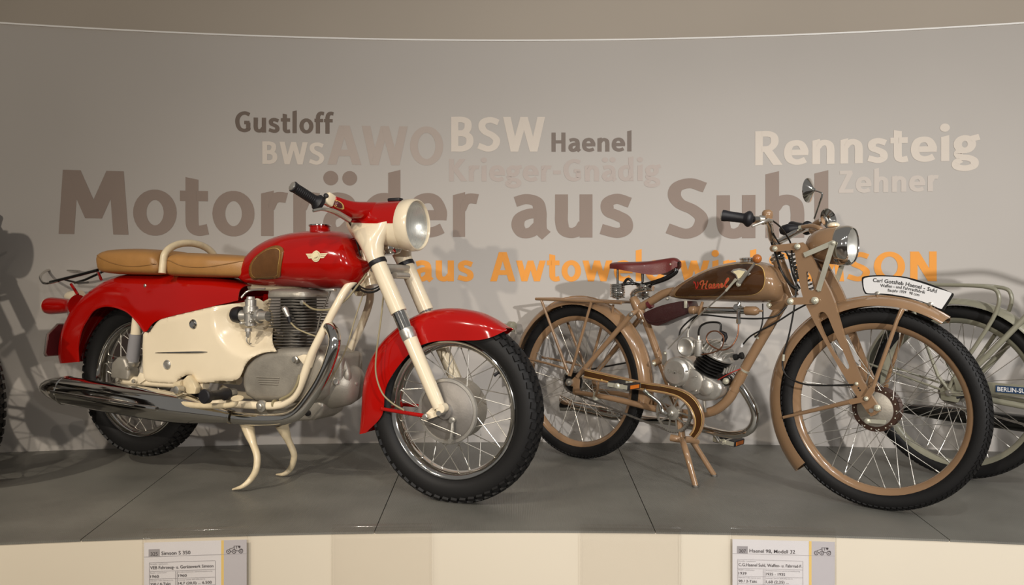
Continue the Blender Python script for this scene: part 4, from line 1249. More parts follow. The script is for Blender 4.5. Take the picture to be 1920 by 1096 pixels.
def brown_bike():
    P, uz, pl, pp = B.p, B.uz, B.pl, B.pp
    root = empty('motorcycle', (B.x, B.y, 0), -B.th)
    tag(root, 'slim brown light motorcycle with maroon saddle and white name plate over its front wheel', 'motorcycle', 'motorcycles on the platform')
    fc, rc = Vector((LB, 0, RB)), Vector((0, 0, RB))
    treadB = (110, [(9, 0.009, 0, 0.5), (-9, 0.009, 0.5, -0.5), (30, 0.009, 0.3, -0.4), (-30, 0.009, 0.8, 0.4), (52, 0.007, 0.0, 0.2), (-52, 0.007, 0.5, -0.2)], 0.012, 0.0045)
    fw = wheel('front_wheel', root, fc, RB, 0.029, 0.027, 0.283, 0.019, 36, (0.066, -0.034, 0.03), 'brown_paint', treadB, cross=0.75, spoke_r=0.0013)
    rw = wheel('rear_wheel', root, rc, RB, 0.029, 0.027, 0.283, 0.019, 36, (0.04, -0.034, 0.034), 'brown_paint', treadB, cross=0.9, spoke_r=0.0013)
    # front drum
    MB().lathe((0, 0.034, 0), (0, -1, 0), [(0, 0.02), (0.001, 0.06), (0.006, 0.07), (0.012, 0.06), (0.056, 0.06), (0.062, 0.073), (0.068, 0.0735), (0.069, 0.058)], 48).build('hub', 'rust_brown', fw, 'dark brown brake drum with spoke holes')
    MB().lathe((0, -0.033, 0), (0, -1, 0), [(0, 0.058), (0.003, 0.057), (0.007, 0.045), (0.009, 0.02), (0.014, 0.018), (0.014, 0.0005)], 40).build('brake_plate', 'cast_aluminium', fw)
    n = MB()
    for k in range(18):
        a = 2 * PI * k / 18
        n.lathe((0.066 * math.cos(a), -0.034, 0.066 * math.sin(a)), (0, -1, 0), [(0, 0.0028), (0.0025, 0.0022), (0.003, 0.0003)], 8)
    n.build('spoke_heads', 'zinc', fw, kind='stuff')
    lv = MB()
    link_plate(lv, (-0.018, -0.038), (0.034, -0.036), 0.0065, -0.054, -0.049)
    lv.lathe((-0.018, -0.048, -0.038), (0, -1, 0), [(0, 0.009), (0.009, 0.009), (0.011, 0.005)], 12)
    lv.build('brake_lever', 'zinc', fw)
    MB().lathe((0, 0.036, 0), (0, -1, 0), [(0, 0.03), (0.002, 0.042), (0.006, 0.042), (0.012, 0.034), (0.058, 0.034), (0.064, 0.042), (0.068, 0.042), (0.07, 0.028), (0.085, 0.022)], 32).build('hub', 'steel', rw)
    MB().lathe((0, -0.043, 0), (0, -1, 0), [(0, 0.03), (0.002, 0.046), (0.005, 0.046), (0.006, 0.03)], 36).build('sprocket', 'black_fin', rw)
    MB().tube([(0.255, 0, 0.06), (0.232, 0, 0.055)], [0.003, 0.004], 8).build('tire_valve', 'black_rubber', fw)
    # ---- mudguards
    rg = guard((0, RB), 0.366, 0.046, -12, 186, 46, 0.018).build('rear_mudguard', 'brown_paint', root)
    fg = guard((LB, RB), 0.371, 0.044, 55, 222, 46, 0.012, lip2=0.033).build('front_mudguard', 'brown_paint', root)
    MB().tube([(LB + 0.371 * math.cos(t), 0, RB + 0.371 * math.sin(t)) for t in [math.radians(55 + 167 * k / 40) for k in range(41)]], 0.004, 8).build('mudguard_bead', 'brown_paint', fg)
    MB().tube([(0.366 * math.cos(t), 0, RB + 0.366 * math.sin(t)) for t in [math.radians(-12 + 198 * k / 40) for k in range(41)]], 0.004, 8).build('mudguard_bead', 'brown_paint', rg)
    a = math.radians(222)
    # name plate on the front mudguard
    po = [(1616, 524), (1620, 518), (1642, 515.5), (1668, 516), (1700, 519), (1745, 532), (1784, 548), (1788, 552), (1786, 557), (1772, 578), (1767, 581), (1745, 571.5), (1710, 560.5), (1670, 554), (1650, 552), (1626, 551.5), (1621, 548), (1618, 540)]
    po = pl(po, 0.0)
    pls = [tuple(q) for q in cat(po, 3, True)]
    cen = Vector((sum(q[0] for q in po) / len(po), sum(q[1] for q in po) / len(po)))
    sg = MB().prism(pls, -0.002, 0.002).build('name_plate', 'black_paint', root, 'white name plate with black border and old German lettering')
    def inset(q):
        d = Vector(q) - cen
        return tuple(cen + Vector((d.x * (1 - 0.0055 / abs(d.x)) if abs(d.x) > 0.02 else d.x, d.y)) * 1.0 - Vector((0, math.copysign(min(0.0045, abs(d.y) * 0.3), d.y))))
    MB().prism([inset(q) for q in pls], -0.0032, 0.0032).build('plate_face', 'white_plate', sg)
    # bowed print
    def bow(x0, y0, x1, y1, sag):
        p0, p1 = Vector(uz(x0, y0)), Vector(uz(x1, y1))
        W = (p1 - p0).length
        dr = (p1 - p0) / W
        nr = Vector((-dr.y, dr.x))
        def mp(x, y):
            t = x / W
            b_ = sag * 4 * t * (1 - t)
            sl = sag * 4 * (1 - 2 * t) / W
            q = p0 + dr * (x - y * sl) + nr * (b_ + y)
            return (q.x, -0.0036, q.y)
        return mp, W
    for t_, a_, h_ in (('Carl Gottlieb Haenel - Suhl', (1637, 528, 1756, 549, 0.006), 0.0125), ('Waffen - und Fahrradfabrik', (1651, 537.5, 1735, 550.5, 0.004), 0.010), ('Baujahr 1939   98 ccm', (1665, 546, 1724, 555, 0.002), 0.009)):
        mp, W = bow(*a_)
        text_mesh(t_, mp, W, 'lettering', 'black_print', sg, 0.02, h_)
    for x, y in ((1645, 550), (1745, 570)):
        bolt(P(x, y, 0.004), 0.0085, sg, 'steel', 'plate_bolt')
        MB().tube([P(x, y + 1, 0.003), P(x, y + 12, 0.003)], 0.004, 8).build('plate_bracket', 'brown_paint', sg)
    # ---- frame
    lug = P(1194, 575, 0.0)
    bb = P(1262, 773, 0.0)
    tb('seat_tube', pp([(1191, 566, 0), (1211, 602, 0), (1236, 670, 0), (1259, 733, 0), (1268, 768, 0)]), 0.0155, 'brown_paint', root, 3, 14)
    MB().tube([P(1187, 558, 0), P(1191, 566, 0), P(1199, 585, 0), P(1204, 596, 0)], [0.017, 0.0205, 0.0205, 0.017], 14).build('seat_lug', 'brown_paint', root)
    tb('top_tube', pp([(1196, 579, 0), (1225, 562, 0), (1254, 547, 0), (1300, 545, 0), (1400, 545, 0), (1462, 540, 0)]), 0.017, 'brown_paint', root, 4, 14)
    MB().tube([P(1216, 571, 0), P(1221, 568, 0)], 0.0195, 14).build('frame_clamp', 'maroon_plate', root)
    MB().tube([P(1206, 600, 0), P(1208, 604, 0)], 0.018, 14).build('frame_clamp', 'steel', root)
    h0, h1 = P(1458, 484, 0), P(1487, 556, 0)
    MB().tube([h0, h0.lerp(h1, 0.1), h0.lerp(h1, 0.95), h1], [0.021, 0.0215, 0.0215, 0.021], 18).build('head_tube', 'brown_paint', root)
    hd = (h0 - h1).normalized()
    MB().lathe(h0 - hd * 0.012, hd, [(0, 0.0235), (0.004, 0.0265), (0.008, 0.0235), (0.012, 0.0265), (0.018, 0.0265), (0.022, 0.02), (0.03, 0.018)], 24).build('head_cap', 'chrome', root)
    tb('down_tube', pp([(1474, 556, 0), (1461, 580, 0), (1429, 634, 0), (1397, 690, 0), (1378, 728, 0), (1366, 748, 0), (1348, 764, 0), (1330, 772, 0), (1300, 776, 0), (1272, 774, 0)]), 0.0185, 'brown_paint', root, 5, 16)
    MB().tube([P(1392, 699, 0), P(1376, 731, 0)], [0.0205, 0.0205], 16).build('tube_sleeve', 'brown_paint', root)
    for x, y in ((1421, 634), (1394, 695)):
        q = P(x, y, 0)
        MB().tube([P(x + 3, y - 4, 0), P(x + 1, y - 1, 0)], 0.0195, 14).build('frame_clip', 'zinc', root)
    MB().prism(pl([(1447, 560), (1470, 545), (1484, 555), (1470, 580), (1455, 583), (1444, 578)], 0), -0.02, 0.02).bevel(0.004).build('head_lug', 'brown_paint', root)
    for s in (1, -1):
        f = (lambda v: v) if s == 1 else mir
        # seat stay
        a_, b_ = P(1183, 590, 0.045), P(1083, 706, 0.062)
        tb('seat_stay', [f(P(1196, 581, 0.02)), f(a_), f(a_.lerp(b_, 0.1)), f(b_)], [0.008, 0.0115, 0.0115, 0.0105], 'brown_paint', root, 4, 12)
        bolt(f(P(1183, 589, 0.056)), 0.011, root, 'steel', 'frame_bolt', 0.008, (0, -s, 0))
        # rear dropout
        d = pl([(1078, 706), (1084, 703), (1087, 712), (1086, 726), (1089, 737), (1080, 741), (1074, 736), (1075, 724), (1062, 722), (1060, 716), (1072, 712)], 0.062)
        MB().prism(d, -0.058 * s, -0.066 * s).bevel(0.0015).build('dropout', 'brown_paint', root)
        tb('chain_stay', [f(q) for q in pp([(1080, 735, 0.062), (1105, 739, 0.062), (1135, 744, 0.06), (1180, 754, 0.052), (1228, 766, 0.04), (1256, 772, 0.02)])], [0.0095, 0.011, 0.0115, 0.0125, 0.0135, 0.013], 'brown_paint', root, 4, 12)
        # carrier
        rail = pp([(1005, 560, 0.062), (1060, 562.5, 0.062), (1120, 565, 0.062), (1165, 567.5, 0.062)])
        if s == 1:
            rk = MB().tube(rail, 0.0065, 10, 3).build('carrier', 'brown_paint', root, 'brown tubular luggage carrier')
        else:
            MB().tube([mir(q) for q in rail], 0.0065, 10, 3).build('carrier_rail', 'brown_paint', rk)
        MB().tube([f(P(1015, 562, 0.062)), f(P(1062, 690, 0.066)), f(P(1068, 704, 0.066))], [0.006, 0.0065, 0.0065], 10).build('carrier_stay', 'brown_paint', rk)
        MB().tube([f(P(1109, 565, 0.062)), f(P(1076, 680, 0.066)), f(P(1069, 704, 0.066))], [0.006, 0.0065, 0.0065], 10).build('carrier_stay', 'brown_paint', rk)
        MB().tube([f(P(990, 672, 0.05)), f(P(1030, 682, 0.066)), f(P(1064, 692, 0.066))], 0.0055, 10).build('mudguard_stay', 'brown_paint', root)
        bolt(f(P(1064, 700, 0.07)), 0.008, root, 'zinc', 'stay_bolt', 0.006, (0, -s, 0))
        ax = Vector((-0.0, -0.07 * s, RB))
        MB().lathe((0, -0.03 * s, RB), (0, -s, 0), [(0, 0.012), (0.035, 0.012), (0.036, 0.016), (0.046, 0.016), (0.047, 0.007), (0.058, 0.007)], 12).build('axle_nut', 'steel', root)
    ra, rb_, rc_ = P(1005, 560, 0.062), P(1165, 567.5, 0.062), P(1109, 565, 0.062)
    MB().tube([ra, mir(ra)], 0.0065, 10).build('carrier_crossbar', 'brown_paint', rk)
    MB().tube([rc_, mir(rc_)], 0.005, 10).build('carrier_crossbar', 'brown_paint', rk)
    q = rb_.lerp(rc_, 0.25)
    MB().tube([q, mir(q)], 0.005, 10).build('carrier_crossbar', 'brown_paint', rk)
    q2 = P(1150, 570, 0.03)
    MB().tube([q2, Vector((q2.x - 0.006, q2.y, q2.z - 0.045))], 0.005, 8).build('carrier_foot', 'brown_paint', rk)
    q3 = P(1058, 563, 0.0)
    MB().tube([(q3.x, -0.02, q3.z), (q3.x, -0.02, q3.z - 0.03)], 0.004, 8).build('carrier_foot', 'brown_paint', rk)
    # tail lamp
    tl = P(956, 612, 0.0)
    MB().lathe(tl + Vector((0.03, 0, 0)), (-1, 0, 0), [(0, 0.012), (0.006, 0.024), (0.03, 0.026), (0.034, 0.022), (0.036, 0.0005)], 20).build('tail_lamp', 'grey_green_paint', root)
    MB().tube([tl + Vector((0.03, 0, -0.005)), P(968, 626, 0)], 0.004, 8).build('lamp_bracket', 'steel', root)
    # ---- tank
    top = pl([(1252, 551), (1262, 539), (1287, 522.5), (1320, 505.5), (1353, 495), (1387, 489.5), (1420, 490), (1443, 496), (1459, 508), (1466, 526)], 0.02)
    bot = pl([(1253, 558), (1270, 561), (1303, 563), (1340, 565), (1375, 566.5), (1400, 567.5), (1425, 567.5), (1445, 566), (1459, 559), (1467.5, 530)], 0.05)
    tank = pod(top, bot, [(0, 0.02), (0.05, 0.032), (0.25, 0.06), (0.5, 0.086), (0.75, 0.095), (0.9, 0.086), (0.96, 0.062), (1, 0.02)], 34, 32, 2.4).build('fuel_tank', 'brown_paint', root)
    bv = bvh_of(tank)
    pan = [(1255, 553.5), (1264, 541), (1287, 525.5), (1320, 508.5), (1353, 498.5), (1387, 493.5), (1412, 495), (1429, 503), (1437.5, 520), (1435, 538), (1423, 549), (1405, 553), (1360, 554.5), (1300, 555.5), (1265, 556)]
    pu = [tuple(q) for q in cat(pl(pan, 0.075), 4, True)]
    cen = Vector((sum(q[0] for q in pu) / len(pu), sum(q[1] for q in pu) / len(pu)))
    decal(bv, pu, 0.0012, 0.012, 'gold_lining', 'gold_line', tank)
    def ins(q, d):
        v = Vector(q) - cen
        return tuple(cen + Vector((v.x * (1 - d / 0.2), v.y * (1 - d / 0.075))))
    pan_o = decal(bv, [ins(q, 0.0022) for q in pu], 0.0020, 0.012, 'tank_panel', 'dark_brown_paint', tank, label='dark brown tank panel')
    # tank script
    def scr(px, py): return Vector(uz(px, py, 0.09))
    def pen(pts, w0, w1, m, off, nm='script_stroke'):
        mb = MB()
        c = [Vector(q) for q in cat([scr(*p) for p in pts], 5)]
        rb2 = []
        N = len(c)
        prev = None
        for i, q in enumerate(c):
            t = (c[min(i + 1, N - 1)] - c[max(i - 1, 0)]).normalized()
            h = 0.5 * (w0 + (w1 - w0) * abs(t.y))
            nrm = Vector((-t.y, t.x)) * h
            cur = [mb.bm.verts.new(on_side(bv, *(q + nrm), off)), mb.bm.verts.new(on_side(bv, *(q - nrm), off))]
            if prev: mb.face((prev[0], prev[1], cur[1], cur[0]))
            prev = cur
        mb.build(nm, m, tank)
    word = [[(1309, 539.5), (1313, 529), (1310, 528), (1306, 531), (1308, 534)], [(1320.5, 527.5), (1318, 533), (1316, 538.5), (1319, 539)], [(1311.5, 534), (1315, 532.5), (1319, 532.5)],
            [(1328, 533.5), (1324.5, 533), (1322.5, 536.5), (1324, 538.5), (1326.5, 536), (1328, 533), (1327.5, 538), (1330, 538)],
            [(1331, 536.5), (1334, 534.5), (1333, 532.5), (1330.8, 535.5), (1332.5, 538.5), (1336, 536.5)],
            [(1338, 532.5), (1336.8, 538)], [(1337.6, 535.5), (1340.5, 532.6), (1341.5, 534), (1340.5, 538), (1343, 537.5)],
            [(1344.5, 536.2), (1347.5, 534), (1346.5, 532.2), (1344.3, 535), (1346, 538), (1350, 535.5)],
            [(1351, 535), (1356, 530), (1369.5 - 2, 524.5), (1364, 525), (1361, 531), (1360.5, 536), (1364, 537)]]
    word[-1] = [(1350, 536), (1354.5, 531.5), (1358.5, 527), (1357.5, 524.5), (1354, 529), (1352.3, 535), (1354, 538), (1358, 535.5)]
    for s_ in word:
        s_ = [(1308 + (x - 1306) * 61 / 55, 534 + (y - 534) * 1.25 - 0.02 * (x - 1306)) for x, y in s_]
        pen(s_, 0.0034, 0.0056, 'gold_line', 0.0028)
        pen(s_, 0.0018, 0.0038, 'red_lettering', 0.0034)
    pen([(1297, 528), (1299, 533), (1300.5, 540), (1304, 535), (1303.5, 528)], 0.002, 0.0042, 'red_lettering', 0.003, 'crest')
    pen([(1296, 531), (1294.5, 527)], 0.002, 0.004, 'red_lettering', 0.003, 'crest')
    pen([(1297, 541), (1310, 542), (1330, 540.5), (1350, 539.5)], 0.0009, 0.0009, 'red_lettering', 0.003, 'crest')
    # gear quadrant, lever and rod
    qd = MB()
    qp = pl([(1370, 509), (1375, 504.5), (1386, 502.5), (1396, 504), (1402, 508), (1408, 513), (1403, 517), (1397, 514), (1391, 531), (1384, 536), (1380, 531), (1383, 524), (1379, 515)], 0.1)
    qd.prism(qp, -0.102, -0.097).bevel(0.0012)
    qs = qd.build('gear_quadrant', 'bright_aluminium', root, 'chromed gear quadrant on the tank side')
    MB().prism(pl([(1374, 509), (1385, 505.5), (1397, 508.5), (1389, 520), (1384, 522), (1381, 515)], 0.103), -0.1035, -0.102).build('quadrant_face', 'emblem_cream', qs)
    MB().tube([P(1384.5, 532.5, 0.106), P(1401, 512, 0.108), P(1416, 492, 0.11)], [0.0075, 0.005, 0.004], 10).build('gear_lever', 'steel', qs)
    bolt(P(1384.5, 532.5, 0.108), 0.010, qs, 'zinc', 'pivot_bolt')
    bc = P(1419.5, 484.8, 0.11)
    MB().lathe(bc - Vector((0, 0, 0.0165)), (0, 0, 1), [(0.0165 - 0.0165 * math.cos(PI * k / 12), 0.0165 * math.sin(PI * k / 12)) for k in range(13)], 20).build('gear_knob', 'amber_ball', qs)
    rod = pp([(1380, 523, 0.107), (1362, 544, 0.107), (1330, 574, 0.09), (1305, 597, 0.07), (1252, 654, 0.06)])
    tb('gear_rod', rod, [0.0028] * 5, 'steel', root, 4, 8)
    MB().tube([P(1380, 523, 0.108), P(1373, 531, 0.108), P(1361, 545, 0.107)], [0.006, 0.0045, 0.0045], 10).build('rod_joint', 'zinc', root)
    cp = P(1402, 488.5, 0.0)
    MB().lathe((cp.x, 0, cp.z - 0.006), (0, 0, 1), [(0, 0.027), (0.008, 0.027), (0.010, 0.031), (0.015, 0.031), (0.018, 0.02), (0.0185, 0.0005)], 28).build('filler_cap', 'chrome', tank)
    # bolts holding the tank
    bolt(P(1442, 572, 0.022), 0.011, root, 'zinc', 'tank_bolt', 0.01)
    bolt(P(1251, 559.5, 0.02), 0.008, root, 'steel', 'tank_bolt', 0.01)
    # ---- saddle
    st = [(1143, 1148, 0.10), (1160, 1160, 0.108), (1180, 1180, 0.098), (1203, 1203, 0.075), (1225, 1225, 0.05), (1247, 1247, 0.032), (1260, 1260, 0.026), (1270, 1269, 0.016)]
    tz = [491, 490.5, 490, 489, 486.5, 483.5, 483, 489]
    bz = [503, 505, 508.5, 512.5, 515, 511.5, 505, 499]
    secs = []
    for (xo, xi, h), t_, b_ in zip(st, tz, bz):
        O = P(xo, t_, h * 0.6)
        I = P(xo, b_, h)
        O = Vector((I.x, 0, O.z))
        secs.append(((I.x, O.z), (I.x, I.z), h))
    sad = shell(smooth_secs(secs, 4), ts=0.45, ex=2.8, thick=0.004).build('saddle', 'maroon_leather', root, 'maroon leather spring saddle')
    bolt(P(1257, 495, 0.028), 0.004, sad, 'zinc', 'rivet', 0.003)
    us = P(1158, 544, 0.095).x
    zb_, zt_ = P(1158, 557, 0.095).z, P(1158, 532, 0.095).z
    for w in (0.095, -0.095):
        cs = MB()
        helix((us, -w, zb_), (us, -w, zt_), 0.0285, 8, 0.0026, cs)
        sp = cs.build('saddle_spring', 'chrome', root)
        MB().lathe((us, -w, zb_ - 0.006), (0, 0, 1), [(0, 0.006), (0.003, 0.022), (0.006, 0.022)], 16).build('spring_seat', 'chrome', sp)
        MB().tube([(us, -w, zb_ - 0.01), (us - 0.003, -w * 0.95, P(1156, 504, 0.09).z)], 0.0045, 8).build('spring_rod', 'black_paint', sp)
    ba = [(us + 0.005, -0.095, zt_ - 0.004), (us + 0.055, -0.075, zt_ + 0.002), P(1205, 533, 0.03), P(1240, 523, 0.02), P(1264, 511, 0.008), P(1266, 503, 0.006)]
    for s in (1, -1):
        MB().tube([Vector((q[0], q[1] * s, q[2])) for q in [Vector(v) for v in ba]], 0.006, 10, 4).build('saddle_frame', 'black_paint', root)
    MB().tube([P(1168, 534, 0.075), P(1176, 523, 0.07), P(1184, 526, 0.065), P(1187, 534, 0.06)], 0.006, 8, 4).build('saddle_bracket', 'black_paint', root)
    MB().tube([P(1205, 512, 0.06), P(1205, 528, 0.06)], 0.005, 8).build('saddle_post', 'black_paint', root)
    ck = P(1212, 537, 0.0)
    c_ = MB().lathe((ck.x, -0.045, ck.z), (0, 1, 0), [(0, 0.008), (0.002, 0.013), (0.012, 0.013), (0.014, 0.017), (0.076, 0.017), (0.078, 0.013), (0.09, 0.013)], 16)
    c_.build('seat_clamp', 'chrome', root)
    bolt((ck.x - 0.02, -0.03, ck.z + 0.006), 0.009, root, 'chrome', 'clamp_nut')
    tb('seat_post', [Vector((ck.x + 0.03, 0, ck.z - 0.008)), Vector((ck.x - 0.03, 0, ck.z - 0.012)), P(1186, 552, 0), P(1196, 578, 0)], 0.0115, 'chrome', root, 3, 14)
    # ---- tool bag, pump, fuel tap
    bag = MB().prism([tuple(q) for q in cat(pl([(1207, 589), (1214, 583), (1240, 572.5), (1270, 565.5), (1286, 564), (1291, 567), (1294, 584), (1290, 588), (1262, 599), (1240, 608.5), (1232, 610.5), (1218, 607), (1213, 602)], 0.04), 3, True)], -0.045, 0.03).bevel(0.008, 3).build('tool_bag', 'bag_leather', root, 'dark maroon leather tool bag under the tank', ang=0.9)
    bvg = bvh_of(bag)
    MB().tube([on_side(bvg, *q, 0.001) for q in [uz(1212, 598, 0.045), uz(1222, 604, 0.045), uz(1240, 602, 0.045), uz(1268, 594, 0.045), uz(1290, 586, 0.045)]], 0.0016, 6, 4).build('bag_seam', 'bag_leather', bag)
    MB().box(P(1285.5, 570, 0.05), (0.012, 0.008, 0.03)).bevel(0.002).build('bag_buckle', 'zinc', bag)
    pa, pb = P(1294, 581, 0.045), P(1422, 582.5, 0.045)
    d = (pb - pa).normalized()
    L_ = (pb - pa).length
    pump = MB().lathe(pa + d * 0.045, d, [(0, 0.0125), (L_ - 0.09, 0.0125)], 18).build('tire_pump', 'chrome', root, 'chromed tyre pump with brown ends below the tank')
    MB().lathe(pa, d, [(0, 0.0145), (0.003, 0.0165), (0.02, 0.0165), (0.022, 0.0145), (0.034, 0.0145), (0.036, 0.0165), (0.05, 0.0165)], 18).build('pump_end', 'brown_paint', pump)
    MB().lathe(pb - d * 0.05, d, [(0, 0.0145), (0.003, 0.0165), (0.04, 0.0165), (0.05, 0.011), (0.052, 0.004), (0.064, 0.004), (0.066, 0.002)], 18).build('pump_end', 'brown_paint', pump)
    MB().tube([P(1317, 567, 0.046), P(1314, 576, 0.064), P(1311, 590, 0.062)], 0.006, 8).build('pump_clip', 'brown_paint', root)
    bolt(P(1316, 569, 0.05), 0.006, root, 'zinc', 'clip_bolt')
    ft = P(1386, 566, 0.055)
    t_ = MB().tube([ft, P(1386, 574, 0.055), P(1385, 586, 0.055), P(1385, 607, 0.055)], [0.006, 0.008, 0.0075, 0.007], 12)
    t_.lathe(P(1385, 576, 0.045), (0, -1, 0), [(0, 0.013), (0.018, 0.0135), (0.02, 0.009), (0.024, 0.009)], 16)
    t_.lathe(P(1385, 598, 0.055), (0, 0, -1), [(0, 0.0095), (0.014, 0.0095)], 6)
    t_.tube([P(1378, 576, 0.06), P(1394, 576, 0.06)], 0.003, 8)
    t_.build('fuel_tap', 'chrome', root)
    tb('fuel_pipe', pp([(1385, 607, 0.055), (1383, 628, 0.06), (1374, 646, 0.07), (1360, 655, 0.075), (1345, 654, 0.08), (1328, 643, 0.08), (1325, 630, 0.08), (1334, 621, 0.08), (1348, 622, 0.08), (1357, 634, 0.08), (1352, 652, 0.08), (1335, 661, 0.08), (1316, 664, 0.075)]), 0.0028, 'copper', root, 6, 8)
    # ---- engine
    ec = P(1268, 697, 0.06)
    e_ = MB().prism([(q[0], q[1]) for q in pl([(1246, 690), (1251, 678), (1263, 669), (1278, 667), (1292, 676), (1306, 690), (1320, 700), (1338, 712), (1350, 718), (1354, 730), (1348, 742), (1338, 750), (1318, 752), (1300, 746), (1280, 736), (1256, 724), (1247, 710)], 0.05)], -0.05, 0.06)
    eng = e_.bevel(0.012, 3).build('engine', 'bright_aluminium', root, 'bright cast two-stroke engine', ang=0.9)
    MB().lathe(ec + Vector((0, 0.02, 0)), (0, -1, 0), [(0, 0.057), (0.022, 0.057), (0.028, 0.054), (0.032, 0.046), (0.034, 0.044), (0.0345, 0.0005)], 44).build('clutch_cover', 'bright_aluminium', eng)
    bolt(ec + Vector((0.002, -0.016, -0.002)), 0.003, eng, 'black_fin', 'cover_screw', 0.003)
    def smp(x, y): return (ec.x - 0.03 + x, ec.y - 0.0155, ec.z - 0.005 + y)
    text_mesh('SACHS', smp, 0.062, 'lettering', 'cast_aluminium', eng, 0.02)
    c2 = P(1299, 716, 0.055)
    MB().lathe(c2 + Vector((0, 0.02, 0)), (0, -1, 0), [(0, 0.05), (0.018, 0.05), (0.024, 0.047), (0.028, 0.036), (0.029, 0.0005)], 36).build('gear_cover', 'bright_aluminium', eng)
    c3 = P(1322, 726, 0.055)
    MB().lathe(c3 + Vector((0, 0.01, 0)), (0, -1, 0), [(0, 0.03), (0.012, 0.03), (0.016, 0.025), (0.017, 0.0005)], 28).build('magneto_cover', 'bright_aluminium', eng)
    c4 = P(1340, 728, 0.04)
    MB().lathe(c4 + Vector((0, 0.03, 0)), (0, -1, 0), [(0, 0.036), (0.02, 0.036), (0.03, 0.03), (0.033, 0.0005)], 28).build('magneto_cover', 'bright_aluminium', eng)
    for x, y in ((1290, 695), (1305, 706), (1305, 732), (1267, 724), (1293, 738)):
        bolt(P(x, y, 0.078), 0.004, eng, 'steel', 'case_screw', 0.004)
    # inclined cylinder
    q0, q1 = Vector(uz(1326, 700, 0.0)), Vector(uz(1359, 634, 0.0))
    dr = (q1 - q0).normalized()
    ax = Vector((dr.x, 0, dr.y))
    o3 = Vector((q0.x, 0, q0.y))
    MB().lathe(o3 - ax * 0.02, ax, [(0, 0.045), (0.02, 0.04), (0.1, 0.04)], 28).build('cylinder', 'black_fin', eng)
    fm = None
    for k in range(6):
        pos = o3 + ax * (0.012 + 0.0125 * k)
        if fm is None:
            fm = MB().lathe((0, 0, 0), ax, [(-0.002, 0.06), (-0.0012, 0.063), (0.0012, 0.063), (0.002, 0.06)], 36).build('cooling_fin', 'black_fin', eng, loc=pos)
        else:
            inst(fm, eng, None, pos)
    hb = o3 + ax * 0.088
    MB().lathe(hb - ax * 0.004, ax, [(0, 0.068), (0.006, 0.07), (0.011, 0.066), (0.02, 0.05), (0.034, 0.03), (0.04, 0.012), (0.041, 0.0005)], 36).build('cylinder_head', 'bright_aluminium', eng)
    # head fins: upright blades across the dome
    side = Vector((0, 1, 0))
    fwd = ax.cross(side).normalized()
    for k in range(-3, 4):
        d_ = k * 0.0165
        hw_ = math.sqrt(max(0.0002, 0.068 ** 2 - d_ * d_))
        m = MB()
        out = []
        for i in range(13):
            t = -1 + 2 * i / 12
            hgt = 0.012 + 0.036 * math.sqrt(max(0, 1 - t * t)) * (1 - (k / 5.0) ** 2)
            out.append((t * hw_, hgt))
        outp = [(-hw_, 0.0)] + out + [(hw_, 0.0)]
        r1 = [hb + fwd * d_ + side * a_ + ax * b_ + fwd * 0.0022 for a_, b_ in outp]
        r2 = [v - fwd * 0.0044 for v in r1]
        m.rings([r1, r2])
        m.build('head_fin', 'bright_aluminium', eng)
    sp = P(1366, 632, 0.0)
    MB().tube([hb + ax * 0.035 + fwd * -0.0, hb + ax * 0.06], [0.008, 0.007], 10).build('spark_plug', 'white_plate', eng)
    s1 = hb + ax * 0.055
    MB().tube([s1, s1 + ax * 0.02, s1 + ax * 0.028 + Vector((-0.006, 0, 0.002)), s1 + ax * 0.03 + Vector((-0.026, 0, 0.008))], [0.009, 0.009, 0.009, 0.0075], 10).build('plug_cap', 'black_rubber', eng)
    e1 = s1 + ax * 0.03 + Vector((-0.026, 0, 0.008))
    tb('ignition_lead', [e1, P(1350, 606, 0.0), P(1330, 604, 0.0), P(1315, 610, 0.0), P(1310, 622, 0.0), P(1311, 640, -0.01), P(1311, 660, -0.01)], 0.004, 'cable_black', root, 5, 8)
    # carburettor and air filter
    af = P(1284, 650, 0.075)
    MB().lathe(af + Vector((0.0, 0.04, 0)), (0, -1, 0), [(0, 0.03), (0.002, 0.037), (0.03, 0.039), (0.038, 0.035), (0.04, 0.03), (0.034, 0.022), (0.03, 0.01), (0.029, 0.0005)], 36).build('air_filter', 'bright_aluminium', eng)
    fl = P(1310, 662, 0.06)
    MB().lathe(fl, (0, 0, 1), [(-0.012, 0.008), (-0.01, 0.015), (0.0, 0.017), (0.042, 0.017), (0.044, 0.019), (0.05, 0.019), (0.052, 0.008), (0.066, 0.006), (0.068, 0.003)], 18).build('float_chamber', 'bright_aluminium', eng)
    MB().tube([P(1290, 636, 0.05), P(1290, 624, 0.05), P(1292, 616, 0.05)], [0.006, 0.005, 0.003], 10).build('throttle_top', 'bright_aluminium', eng)
    MB().tube([P(1298, 654, 0.05), P(1330, 675, 0.01)], [0.018, 0.016], 12).build('inlet_stub', 'cast_aluminium', eng)
    # decompressor on the head's front
    dv = P(1386, 668, 0.0)
    m = MB().lathe(dv - Vector((0.02, 0, 0.004)), (1, 0, 0.25), [(0, 0.012), (0.012, 0.012), (0.014, 0.008), (0.026, 0.008), (0.027, 0.013), (0.036, 0.013)], 14)
    m.build('decompressor', 'black_fin', eng)
    MB().tube([P(1390, 650, 0), P(1393, 643, 0)], 0.0045, 8).build('cable_end', 'white_plate', root)
    # engine mounting, exhaust clamp with fins
    for k in range(5):
        q = P(1358 + k * 5, 696 - k * 1.5, 0.035)
        MB().tube([q + Vector((-0.004, 0, -0.01)), q + Vector((0.004, 0, 0.012))], 0.0045, 8).build('exhaust_fin', 'bright_aluminium', eng)
    bolt(P(1361, 714, 0.035), 0.014, root, 'zinc', 'engine_bolt', 0.01)
